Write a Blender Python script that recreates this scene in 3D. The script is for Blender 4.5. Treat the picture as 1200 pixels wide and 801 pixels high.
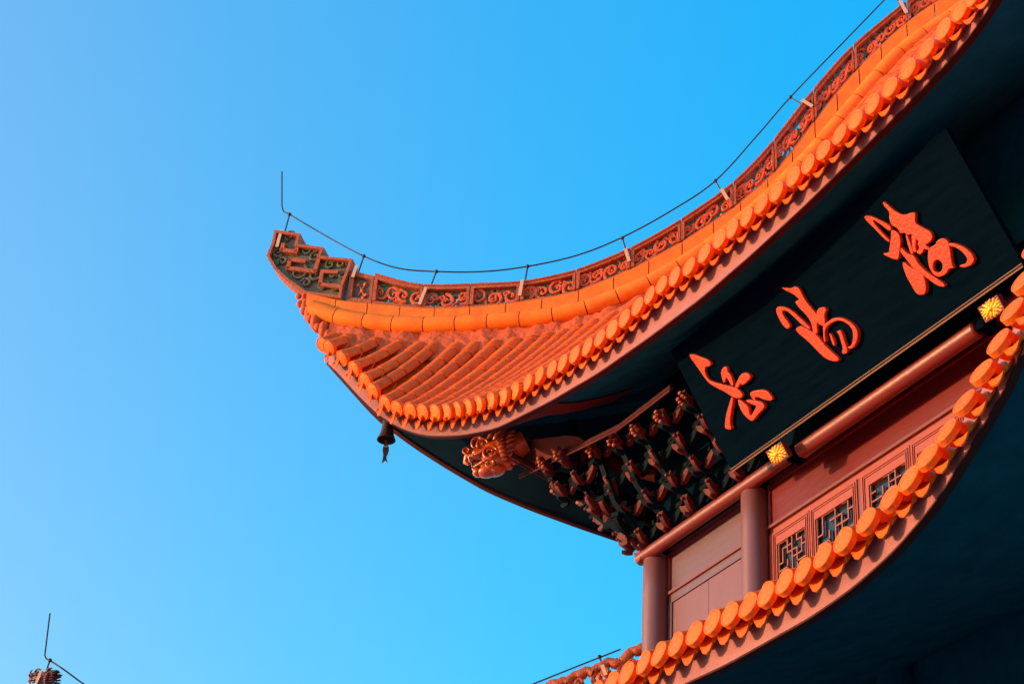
import bpy, bmesh, math, random
import numpy as np
from mathutils import Vector, Matrix, noise
PI = math.pi
random.seed(7)
R_ = math.radians
SC = bpy.context.scene
C = SC.collection
for o in list(bpy.data.objects): bpy.data.objects.remove(o)

# ------------------------------------------------------------------ camera, sky, sun, exposure
H0 = 14.3                                   # height of the upper beam above the ground
cd = bpy.data.cameras.new('camera'); cam = bpy.data.objects.new('camera', cd); C.objects.link(cam)
right = Vector((0.504, 0.862, 0.052)); down = Vector((-0.457, 0.318, -0.831)); fwd = Vector((-0.733, 0.395, 0.554))
fwd.normalize(); right = (right - fwd*right.dot(fwd)).normalized(); up = right.cross(fwd)
m = Matrix.Identity(4)
for i in range(3):
    m[i][0] = right[i]; m[i][1] = up[i]; m[i][2] = -fwd[i]
m.translation = Vector((19.945, -13.089, -12.643 + H0))
cam.matrix_world = m
cd.sensor_width = 36; cd.lens = 72; cd.clip_start = .1; cd.clip_end = 5000
SC.camera = cam

SUN_EL, SUN_DIR = 4.5, Vector((-.45, -.893, 0)).normalized()
ROT = math.atan2(SUN_DIR.x, SUN_DIR.y) % (2*PI)
w = bpy.data.worlds.new('World'); SC.world = w; w.use_nodes = True
nt = w.node_tree; nt.nodes.clear()
sky = nt.nodes.new('ShaderNodeTexSky'); sky.sky_type = 'NISHITA'; sky.sun_disc = False
sky.sun_elevation = R_(SUN_EL); sky.sun_rotation = ROT; sky.altitude = 0; sky.air_density = 1.0; sky.dust_density = .6; sky.ozone_density = 2.0
hs = nt.nodes.new('ShaderNodeHueSaturation'); hs.inputs['Hue'].default_value = .5; hs.inputs['Saturation'].default_value = 1.25
mul = nt.nodes.new('ShaderNodeMix'); mul.data_type = 'RGBA'; mul.blend_type = 'MULTIPLY'; mul.inputs[0].default_value = 1
# the sky is redder and paler towards the sunset side, deeper blue away from it
wtc = nt.nodes.new('ShaderNodeTexCoord'); dot = nt.nodes.new('ShaderNodeVectorMath'); dot.operation = 'DOT_PRODUCT'; dot.inputs[1].default_value = (-.504, -.862, -.05)
rmp = nt.nodes.new('ShaderNodeValToRGB'); mr = nt.nodes.new('ShaderNodeMapRange'); mr.inputs[1].default_value = -.2; mr.inputs[2].default_value = .8
e = rmp.color_ramp.elements; e[0].position = 0; e[0].color = (.22, 2.62, 2.85, 1); e[1].position = 1; e[1].color = (3.05, 2.52, 2.40, 1)
k = e.new(.5); k.color = (3.05, 2.52, 2.40, 1); k = e.new(.2); k.color = (.90, 2.62, 2.80, 1); k = e.new(.325); k.color = (1.70, 2.58, 2.62, 1); k = e.new(.075); k.color = (.38, 2.62, 2.85, 1)
nt.links.new(wtc.outputs['Generated'], dot.inputs[0]); nt.links.new(dot.outputs['Value'], mr.inputs[0]); nt.links.new(mr.outputs[0], rmp.inputs[0]); nt.links.new(rmp.outputs[0], mul.inputs[7])
bg = nt.nodes.new('ShaderNodeBackground'); bg.inputs['Strength'].default_value = .15
wo = nt.nodes.new('ShaderNodeOutputWorld')
nt.links.new(sky.outputs[0], hs.inputs['Color']); nt.links.new(hs.outputs[0], mul.inputs[6])
sep = nt.nodes.new('ShaderNodeSeparateXYZ'); nt.links.new(wtc.outputs['Generated'], sep.inputs[0])
mz = nt.nodes.new('ShaderNodeMapRange'); mz.inputs[1].default_value = .40; mz.inputs[2].default_value = .72; mz.inputs[3].default_value = 1.0; mz.inputs[4].default_value = 1.22
nt.links.new(sep.outputs[2], mz.inputs[0]); vm = nt.nodes.new('ShaderNodeVectorMath'); vm.operation = 'SCALE'
nt.links.new(mul.outputs[2], vm.inputs[0]); nt.links.new(mz.outputs[0], vm.inputs['Scale']); nt.links.new(vm.outputs[0], bg.inputs['Color']); nt.links.new(bg.outputs[0], wo.inputs['Surface'])
ld = bpy.data.lights.new('sun', 'SUN'); ld.energy = 2.7; ld.angle = R_(.5); ld.color = (1, .60, .34)
so = bpy.data.objects.new('sun', ld); C.objects.link(so)
sd = Vector((SUN_DIR.x*math.cos(R_(SUN_EL)), SUN_DIR.y*math.cos(R_(SUN_EL)), math.sin(R_(SUN_EL))))
so.rotation_euler = sd.to_track_quat('Z', 'Y').to_euler(); so.location = (0, -20, 40)
SC.view_settings.view_transform = 'Standard'; SC.view_settings.look = 'None'
SC.view_settings.exposure = 1.0; SC.view_settings.gamma = 1; SC.view_settings.use_curve_mapping = False
SC.render.engine = 'CYCLES'

# ------------------------------------------------------------------ measured curves (metres; s runs along the hip)
FB = [(-3.798,4.833),(-3.349,4.582),(-3.079,4.511),(-2.735,4.396),(-2.488,4.307),(-1.997,4.236),(-1.443,4.228),(-0.871,4.291),(-0.3,4.608),(0.244,5.037),(0.782,5.578),(1.246,6.187),(1.688,7.152),(2.081,7.904),(2.645,8.731),(2.951,9.014)]
FT = [(-3.848,5.461),(-3.286,5.164),(-2.945,4.983),(-2.762,4.84),(-2.474,4.718),(-1.939,4.652),(-1.411,4.593),(-0.872,4.684),(-0.305,4.99),(0.154,5.363),(0.722,5.935),(1.118,6.55),(1.514,7.389),(1.993,8.28),(2.603,9.054)]
RT = [(-3.745,4.659),(-3.323,4.368),(-2.653,4.13),(-1.851,4.036),(-1.22,4.015),(-0.777,4.07),(-0.096,4.425),(0.471,4.906),(1.042,5.621),(1.544,6.411),(1.957,7.189),(2.463,8.113),(3.156,8.804)]
RB = [(-3.681,4.339),(-3.301,4.06),(-2.638,3.871),(-1.838,3.735),(-1.362,3.728),(-0.771,3.848),(-0.319,4.078),(0.106,4.432)]
RC = [(-3.764,4.508),(-3.331,4.212),(-2.647,3.97),(-1.839,3.877),(-1.203,3.857),(-0.745,3.917),(-0.053,4.276),(0.524,4.766),(1.103,5.489),(1.609,6.284),(2.025,7.063),(2.52,7.967),(3.201,8.644)]
panels = [-3.337,-3.056,-2.5,-1.987,-1.452,-0.867,-0.302,0.217,0.756,1.186,1.611,2.05,2.633]
END = [(-4.262,6.115),(-3.953,5.987),(-3.97,5.789),(-3.659,5.673),(-3.687,5.513),(-3.313,5.387),(-3.339,5.196),(-3.39,4.903),(-3.393,4.678),(-3.813,4.844),(-4.065,5.156),(-4.196,5.356),(-4.311,5.632),(-4.268,5.869)]
KEYS = [[(-4.143,5.833),(-4.148,5.734),(-3.98,5.664),(-3.968,5.766)],[(-3.871,5.471),(-4.036,5.531),(-4.05,5.372),(-3.733,5.254),(-3.707,5.484)],[(-3.484,5.195),(-3.648,5.234),(-3.654,5.005),(-3.417,4.908)]]
WIRE = [(-4.317,7.279),(-4.256,6.572),(-4.227,6.466),(-4.152,6.401),(-3.697,5.9),(-3.227,5.423),(-2.827,5.126),(-2.395,4.983),(-1.88,4.887),(-1.403,4.891),(-0.88,4.992),(-0.407,5.226),(0.099,5.607),(0.562,6.063),(0.996,6.803),(1.363,7.474),(1.876,8.309),(2.495,9.31)]
POSTS = [[(-4.152,6.401),(-4.187,5.996)],[(-3.227,5.423),(-3.29,4.961)],[(-2.395,4.983),(-2.517,4.327)],[(-1.403,4.891),(-1.445,4.289)],[(-0.407,5.21),(-0.31,4.686)],[(0.562,6.063),(0.703,5.594)],[(1.363,7.474),(1.599,7.139)],[(2.495,9.31),(2.626,8.718)]]
LWIRE = [(-6.122,-0.223),(-6.089,-0.867),(-6.067,-0.92),(-6.022,-0.95),(-5.835,-1.121),(-5.607,-1.345),(-5.275,-1.637)]
LPOST = [(-6.022,-0.95),(-6.049,-1.089)]
RWIRE = [(-1.302,-1.851),(-1.107,-1.738),(-0.676,-1.517),(-0.317,-1.337)]
RPOST = [(-0.512,-1.426),(-0.427,-1.741)]
LRIDGE = [(-0.868,-1.736),(-0.673,-1.636),(-0.517,-1.556),(-0.322,-1.479),(-0.167,-1.352),(-0.113,-1.321)]
beast = [(-6.103,-1.16),(-6.251,-1.083),(-5.891,-1.18)]
disc = [(-3.333,-3.677,3.685),(-3.163,-3.633,3.609),(-2.847,-3.552,3.262),(-2.598,-3.441,2.974),(-2.375,-3.355,2.751),(-2.223,-3.29,2.413),(-1.985,-3.182,2.169),(-1.787,-3.092,2.011),(-1.572,-2.987,1.925),(-1.373,-2.901,1.841),(-1.188,-2.803,1.741),(-1.023,-2.716,1.729),(-0.862,-2.632,1.691),(-0.71,-2.56,1.679),(-0.547,-2.482,1.684),(-0.144,-2.332,1.633),(0.059,-2.267,1.655),(0.291,-2.216,1.681),(0.518,-2.169,1.698),(0.791,-2.147,1.646),(1.03,-2.129,1.609),(1.31,-2.124,1.608),(1.611,-2.12,1.537),(1.903,-2.12,1.522),(2.184,-2.12,1.49),(2.465,-2.12,1.501),(2.754,-2.12,1.509),(3.02,-2.12,1.527),(3.276,-2.12,1.54),(3.553,-2.12,1.482),(3.852,-2.12,1.441),(4.163,-2.12,1.445),(4.468,-2.12,1.485),(4.719,-2.12,1.461),(5.554,-2.12,1.455),(5.868,-2.12,1.472),(6.134,-2.12,1.457),(6.405,-2.12,1.47),(6.686,-2.12,1.502),(6.957,-2.12,1.515),(7.245,-2.12,1.531),(7.531,-2.12,1.547),(7.823,-2.12,1.59),(8.118,-2.12,1.639),(8.394,-2.12,1.708),(8.654,-2.12,1.769)]
fas = [(-3.215,-3.496,3.289),(-2.711,-3.339,2.677),(-2.286,-3.167,2.168),(-1.836,-2.964,1.766),(-1.418,-2.771,1.518),(-0.92,-2.511,1.376),(-0.408,-2.277,1.309),(0.476,-2.025,1.344),(1.629,-1.97,1.21),(2.783,-1.97,1.11),(3.859,-1.97,1.053),(4.866,-1.97,1.081),(5.816,-1.97,1.142),(6.716,-1.97,1.244),(7.569,-1.97,1.341),(8.249,-1.97,1.448),(9.098,-1.97,1.637)]
sfas = [(-3.248,-2.73,2.739),(-3.049,-2.244,2.379),(-2.836,-1.774,2.068),(-2.561,-1.203,1.723),(-2.281,-0.65,1.485),(-2.019,0.05,1.291),(-1.888,0.903,1.202)]
ldisc = [(4.079,-3.0,-4.035),(4.387,-3.0,-4.029),(4.658,-3.0,-4.04),(4.954,-3.0,-4.053),(5.264,-3.0,-4.06),(5.562,-3.0,-4.043),(5.843,-3.0,-4.088),(6.135,-3.0,-4.121),(6.412,-3.0,-4.108),(6.687,-3.0,-4.1),(6.964,-3.0,-4.113),(7.25,-3.0,-4.077),(7.541,-3.0,-4.051),(7.862,-3.0,-4.005),(8.19,-3.0,-3.92),(8.475,-3.029,-3.892),(8.76,-3.068,-3.814),(9.045,-3.093,-3.731),(9.33,-3.135,-3.594),(9.615,-3.19,-3.467),(9.9,-3.248,-3.372),(10.185,-3.341,-3.239),(10.47,-3.487,-3.2)]
lfas = [(4.839,-2.84,-4.377),(5.545,-2.84,-4.434),(6.214,-2.84,-4.446),(6.849,-2.84,-4.457),(7.457,-2.84,-4.412),(8.043,-2.84,-4.29),(8.68,-2.897,-4.103),(9.334,-2.976,-3.777),(9.823,-3.072,-3.575),(10.08,-3.147,-3.375)]
BZ = -0.166
L1 = [[(2.832,1.474),(2.922,1.421),(3.011,1.33),(3.085,1.263),(3.102,1.203),(3.047,1.182),(2.988,1.216),(2.946,1.178),(2.928,1.115),(2.949,1.048),(3.027,0.976),(3.147,0.883),(3.239,0.816),(3.305,0.748),(3.329,0.673),(3.29,0.637),(3.215,0.663),(3.145,0.726),(3.077,0.823),(2.986,0.924),(2.913,1.018),(2.884,1.105),(2.868,1.21),(2.843,1.336),(2.826,1.409)],[(3.212,1.074),(3.275,1.078),(3.309,1.045),(3.28,0.999),(3.304,0.947),(3.29,0.883),(3.263,0.817),(3.218,0.836),(3.221,0.902),(3.214,0.953),(3.157,0.91),(3.122,0.928),(3.145,0.988),(3.163,1.043)],[(3.306,0.827),(3.393,0.862),(3.468,0.884),(3.548,0.85),(3.587,0.779),(3.527,0.762),(3.438,0.753),(3.385,0.755),(3.383,0.788),(3.288,0.757),(3.254,0.79)],[(3.136,0.73),(3.174,0.703),(3.069,0.612),(2.975,0.531),(2.927,0.475),(2.901,0.396),(2.8,0.461),(2.843,0.516),(2.92,0.59),(3.035,0.661)],[(3.217,0.666),(3.268,0.609),(3.309,0.541),(3.317,0.49),(3.281,0.428),(3.294,0.399),(3.363,0.428),(3.444,0.458),(3.377,0.507),(3.319,0.583),(3.347,0.59),(3.444,0.534),(3.55,0.46),(3.571,0.403),(3.531,0.376),(3.434,0.369),(3.348,0.349),(3.27,0.332),(3.222,0.382),(3.187,0.475),(3.185,0.578)],[(3.431,0.638),(3.516,0.627),(3.639,0.577),(3.703,0.525),(3.726,0.451),(3.725,0.405),(3.668,0.405),(3.58,0.469),(3.522,0.529),(3.472,0.554),(3.479,0.504),(3.429,0.544),(3.421,0.595)]]
L2 = [[(4.635,1.408),(4.702,1.365),(4.761,1.327),(4.83,1.316),(4.877,1.263),(4.871,1.183),(4.875,1.088),(4.903,0.981),(4.924,0.909),(4.906,0.842),(4.849,0.796),(4.816,0.738),(4.784,0.709),(4.738,0.749),(4.78,0.833),(4.784,0.938),(4.74,1.054),(4.712,1.161),(4.744,1.175),(4.795,1.155),(4.755,1.246),(4.672,1.341)],[(4.469,1.25),(4.558,1.191),(4.627,1.107),(4.675,0.997),(4.723,0.887),(4.752,0.81),(4.72,0.797),(4.648,0.904),(4.605,1.019),(4.556,1.13),(4.494,1.18),(4.472,1.137),(4.486,1.052),(4.499,0.976),(4.435,0.956),(4.396,1.008),(4.383,1.123),(4.394,1.21),(4.423,1.249)],[(4.525,0.915),(4.625,0.916),(4.69,0.843),(4.784,0.709),(4.811,0.574),(4.861,0.441),(4.915,0.33),(4.858,0.31),(4.731,0.41),(4.669,0.557),(4.615,0.715),(4.558,0.813)],[(4.956,0.937),(5.022,0.94),(5.086,0.897),(5.081,0.862),(5.022,0.841),(4.984,0.762),(4.929,0.731),(4.873,0.799),(4.867,0.863),(4.915,0.898)],[(4.926,0.756),(5.011,0.755),(5.115,0.753),(5.22,0.696),(5.3,0.608),(5.339,0.52),(5.336,0.447),(5.272,0.376),(5.153,0.327),(5.082,0.371),(5.113,0.385),(5.159,0.376),(5.226,0.43),(5.278,0.508),(5.262,0.584),(5.199,0.667),(5.111,0.705),(5.002,0.715),(4.916,0.685),(4.874,0.616),(4.854,0.569),(4.827,0.595),(4.868,0.665)],[(4.949,0.645),(4.975,0.608),(4.964,0.523),(4.939,0.476),(4.913,0.497),(4.927,0.573)],[(5.051,0.606),(5.115,0.597),(5.127,0.558),(5.101,0.466),(5.085,0.37),(5.05,0.328),(4.989,0.345),(4.974,0.375),(5.022,0.403),(5.048,0.494),(5.066,0.56)]]
L3 = [[(6.179,1.459),(6.254,1.415),(6.342,1.31),(6.429,1.19),(6.422,1.133),(6.372,1.144),(6.322,1.252),(6.26,1.359),(6.257,1.307),(6.289,1.175),(6.33,1.055),(6.304,1.036),(6.257,1.132),(6.21,1.291),(6.164,1.406)],[(6.497,1.456),(6.535,1.398),(6.568,1.3),(6.645,1.185),(6.763,1.159),(6.809,1.123),(6.736,1.045),(6.781,0.967),(6.861,0.861),(6.85,0.799),(6.795,0.77),(6.71,0.777),(6.642,0.73),(6.584,0.728),(6.554,0.78),(6.621,0.793),(6.623,0.844),(6.657,0.859),(6.621,0.965),(6.564,0.981),(6.55,1.024),(6.492,1.04),(6.496,1.107),(6.437,1.185),(6.462,1.266),(6.506,1.31),(6.473,1.408)],[(6.414,1.155),(6.485,1.061),(6.465,0.986),(6.403,0.918),(6.315,0.829),(6.275,0.839),(6.209,0.907),(6.152,0.983),(6.177,0.991),(6.232,0.955),(6.281,1.005),(6.351,1.069)],[(6.416,0.936),(6.456,0.818),(6.52,0.765),(6.515,0.664),(6.558,0.537),(6.641,0.405),(6.693,0.309),(6.666,0.286),(6.593,0.339),(6.525,0.461),(6.473,0.576),(6.419,0.658),(6.396,0.783),(6.373,0.883)],[(6.325,0.78),(6.365,0.772),(6.407,0.673),(6.494,0.573),(6.507,0.514),(6.463,0.402),(6.392,0.341),(6.295,0.395),(6.291,0.514),(6.288,0.636)],[(6.544,1.01),(6.576,0.991),(6.551,0.885),(6.529,0.777),(6.48,0.788),(6.502,0.896)],[(6.613,0.97),(6.667,0.904),(6.598,0.841),(6.561,0.759),(6.522,0.815),(6.577,0.905)],[(6.724,0.734),(6.837,0.721),(6.867,0.746),(6.957,0.732),(7.0,0.67),(6.975,0.591),(6.921,0.486),(6.893,0.417),(6.896,0.385),(6.841,0.421),(6.763,0.389),(6.664,0.406),(6.616,0.462),(6.608,0.56),(6.654,0.654)],[(6.987,0.652),(7.067,0.597),(7.149,0.5),(7.187,0.402),(7.18,0.339),(7.119,0.307),(7.022,0.323),(6.954,0.374),(6.98,0.385),(7.05,0.362),(7.099,0.385),(7.095,0.455),(7.053,0.546),(6.973,0.618)],[(6.703,0.798),(6.756,0.716),(6.722,0.701),(6.66,0.771)]]
HOLE = [(6.699,0.577),(6.764,0.575),(6.793,0.507),(6.742,0.451),(6.678,0.456),(6.643,0.515)]

# ------------------------------------------------------------------ helpers
def mat(name, col, rough=.6, col2=None, scale=6., bump=0., bscale=20., spec=.5, metal=0., coat=0., vary=0., spots=None, spot_amt=.62, wear_reflect_scale=9., stretch=None):
    m = bpy.data.materials.new(name); m.use_nodes = True; n = m.node_tree; b = n.nodes['Principled BSDF']
    b.inputs['Roughness'].default_value = rough; b.inputs['Metallic'].default_value = metal
    b.inputs['Specular IOR Level'].default_value = spec; b.inputs['Coat Weight'].default_value = coat
    b.inputs['Coat Roughness'].default_value = .25
    tc = n.nodes.new('ShaderNodeTexCoord'); vec = tc.outputs['Object']
    if stretch:
        mp = n.nodes.new('ShaderNodeMapping'); mp.inputs['Scale'].default_value = stretch
        n.links.new(vec, mp.inputs['Vector']); vec = mp.outputs[0]
    col2 = col2 or tuple(c*.6 for c in col)
    no = n.nodes.new('ShaderNodeTexNoise'); no.inputs['Scale'].default_value = scale; no.inputs['Detail'].default_value = 6; no.inputs['Roughness'].default_value = .65
    n.links.new(vec, no.inputs['Vector'])
    rp = n.nodes.new('ShaderNodeValToRGB'); rp.color_ramp.elements[0].position = .3; rp.color_ramp.elements[1].position = .68
    rp.color_ramp.elements[0].color = (*col2, 1); rp.color_ramp.elements[1].color = (*col, 1)
    n.links.new(no.outputs[0], rp.inputs[0]); out = rp.outputs[0]
    if spots:
        n2 = n.nodes.new('ShaderNodeTexNoise'); n2.inputs['Scale'].default_value = wear_reflect_scale; n2.inputs['Detail'].default_value = 9; n2.inputs['Roughness'].default_value = .75
        n.links.new(vec, n2.inputs['Vector'])
        r2 = n.nodes.new('ShaderNodeValToRGB'); r2.color_ramp.elements[0].position = spot_amt; r2.color_ramp.elements[1].position = spot_amt+.05
        n.links.new(n2.outputs[0], r2.inputs[0])
        mx = n.nodes.new('ShaderNodeMix'); mx.data_type = 'RGBA'; mx.inputs[7].default_value = (*spots, 1)
        n.links.new(r2.outputs[0], mx.inputs[0]); n.links.new(out, mx.inputs[6]); out = mx.outputs[2]
    if vary:
        oi = n.nodes.new('ShaderNodeObjectInfo'); mr = n.nodes.new('ShaderNodeMapRange')
        mr.inputs[3].default_value = 1-vary; mr.inputs[4].default_value = 1+vary*.35
        n.links.new(oi.outputs['Random'], mr.inputs[0])
        hv = n.nodes.new('ShaderNodeHueSaturation'); n.links.new(mr.outputs[0], hv.inputs['Value']); n.links.new(out, hv.inputs['Color']); out = hv.outputs[0]
    n.links.new(out, b.inputs['Base Color'])
    rr = n.nodes.new('ShaderNodeMapRange'); rr.inputs[3].default_value = min(1, rough*1.35); rr.inputs[4].default_value = rough*.75
    n.links.new(no.outputs[0], rr.inputs[0]); n.links.new(rr.outputs[0], b.inputs['Roughness'])
    if bump:
        n3 = n.nodes.new('ShaderNodeTexNoise'); n3.inputs['Scale'].default_value = bscale; n3.inputs['Detail'].default_value = 8
        n.links.new(vec, n3.inputs['Vector'])
        bp = n.nodes.new('ShaderNodeBump'); bp.inputs['Strength'].default_value = bump; bp.inputs['Distance'].default_value = .02
        n.links.new(n3.outputs[0], bp.inputs['Height']); n.links.new(bp.outputs[0], b.inputs['Normal'])
    return m
M = {}
M['tile'] = mat('glazed_orange_tile', (.84, .128, .006), .5, (.68, .078, .005), 5, .25, 30, spec=.22, vary=.16, spots=(.36, .06, .02), spot_amt=.66, wear_reflect_scale=7)
M['cap'] = mat('glazed_tile_cap', (.95, .145, .004), .5, (.78, .090, .004), 14, .45, 30, spec=.25, vary=.10)
M['ridge'] = mat('ridge_tile', (.88, .205, .010), .45, (.72, .125, .008), 4, .2, 26, spec=.22, vary=.1, spots=(.45, .08, .02), spot_amt=.67)
M['mortar'] = mat('mortar', (.70, .110, .022), .9, (.40, .045, .010), 18, 1.0, 14)
M['crest'] = mat('cloud_crest_glaze', (.46, .085, .022), .55, (.22, .045, .016), 10, .7, 25)
M['terra'] = mat('fret_frame_terracotta', (.52, .088, .013), .6, (.27, .042, .012), 9, .6, 40, spots=(.05, .035, .02), spot_amt=.58)
M['scroll'] = mat('fret_scroll', (.78, .105, .010), .5, (.45, .055, .010), 12, .5, 40)
M['green'] = mat('fret_green_glaze', (.045, .125, .050), .45, (.09, .060, .025), 9, .6, 30)
M['olive'] = mat('olive_glaze', (.13, .105, .045), .45, (.09, .045, .025), 9, .6, 30)
M['fascia'] = mat('fascia_paint', (.315, .115, .108), .6, (.265, .092, .086), 3, .15, 30, spec=.3, spots=(.16, .03, .02), spot_amt=.70, wear_reflect_scale=5)
M['edge'] = mat('dark_red_paint', (.060, .009, .009), .7, (.04, .007, .007), 5, spec=.12)
M['soffit'] = mat('soffit_shade_tone', (.008, .062, .092), .9, (.005, .040, .066), 3, spec=.0)  # near-black teal: the shade under the eaves is put into the colour
M['frontsoffit'] = mat('soffit_shade_lightened', (.009, .115, .175), .9, (.006, .075, .120), 3, spec=.0)  # brighter copy of the soffit tone, making up for missing light
M['backboard'] = mat('backboard_shade_tone', (.003, .012, .024), .9, (.002, .010, .019), 3, spec=.0)  # near-black: shade behind the brackets put into the colour
M['sidesoffit'] = mat('soffit_shade_darkened', (.007, .024, .040), .9, (.006, .018, .032), 3, spec=.0)  # darker copy of the soffit tone, side eave shade painted in
M['eaveboard'] = mat('eave_sunlit_red', (.11, .018, .017), .7, (.08, .013, .013), 3, spec=.1)  # red for the sunlit part of the soffit, raised to look lit
M['teal'] = mat('dark_blue_green_paint', (.002, .0095, .015), .85, (.0015, .007, .012), 8, spec=.08)
M['lac'] = mat('black_lacquer', (.0016, .0062, .0130), .9, (.0008, .0042, .0098), 1.6, stretch=(1, 9, 9), spec=.0)
M['letter'] = mat('gilded_red_letter', (.56, .048, .012), .4, (.34, .026, .009), 5, .3, 30, spec=.25)
M['gold'] = mat('gold_leaf', (1.0, .56, .04), .4, (.95, .40, .02), 30, .4, 60)
M['wall'] = mat('red_lacquer_wall', (.120, .008, .009), .38, (.095, .006, .007), 2.2, .12, 9, spec=.30, spots=(.24, .10, .085), spot_amt=.655, wear_reflect_scale=7, stretch=(.6, 1, 1.6))
M['pale'] = mat('sky_sheen_red_panel', (.088, .036, .052), .42, (.072, .028, .042), 2.0, .12, 9, spec=.6, spots=(.14, .014, .016), spot_amt=.66, wear_reflect_scale=4, stretch=(.6, 1, 1.4))  # pale mauve of the reflected sky is put into the base colour
M['door'] = mat('sky_sheen_red_door', (.140, .046, .060), .45, (.100, .032, .046), 2.6, .10, 9, spec=.5, stretch=(2.4, 1, .5), spots=(.15, .02, .02), spot_amt=.68)  # sky sheen painted into the door colour as well
M['col'] = mat('column_lacquer', (.150, .052, .050), .36, (.125, .038, .036), 3, .06, 6, spec=.62, stretch=(1, 1, .3))
M['beam'] = mat('beam_lacquer', (.15, .012, .011), .42, (.11, .009, .009), 4, .15, 14, spec=.6)
M['frame'] = mat('window_frame_paint', (.28, .032, .015), .5, (.21, .025, .013), 8, .2, 30, spots=(.35, .15, .1), spot_amt=.70)
M['lattice'] = mat('lattice_paint', (.24, .06, .045), .5, (.16, .04, .03), 12, .2)
M['glass'] = mat('dark_window_glass', (.010, .020, .024), .12, (.008, .014, .018), 3, spots=(.08, .11, .11), spot_amt=.60, wear_reflect_scale=6, spec=.5)  # pale spots paint in bits of sky reflected by the panes
M['bronze'] = mat('dark_bronze', (.075, .030, .024), .5, (.045, .02, .018), 12, .4, 30, metal=.4)
M['steel'] = mat('dark_steel_rod', (.045, .025, .030), .5, metal=.4)
M['strap'] = mat('pale_strap', (.66, .36, .22), .5, (.5, .32, .22), 10)
M['strip'] = mat('brass_strip', (.17, .085, .05), .4, (.11, .055, .035), 10, metal=.3)
M['dragon'] = mat('dragon_orange_lacquer', (.66, .130, .014), .28, (.30, .038, .010), 9, .5, 30, coat=.5)
M['beast'] = mat('beast_glaze', (.22, .026, .012), .45, (.08, .012, .008), 14, .9, 30)
M['bracket'] = mat('bracket_red_paint', (.115, .015, .015), .6, (.05, .007, .008), 6, spec=.2)
M['bracket_tip'] = mat('bracket_tip_orange', (.30, .040, .012), .5, (.2, .026, .010), 14, .5)
M['ground'] = mat('paving', (.36, .33, .30), .8, (.30, .27, .25), .4)

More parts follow.
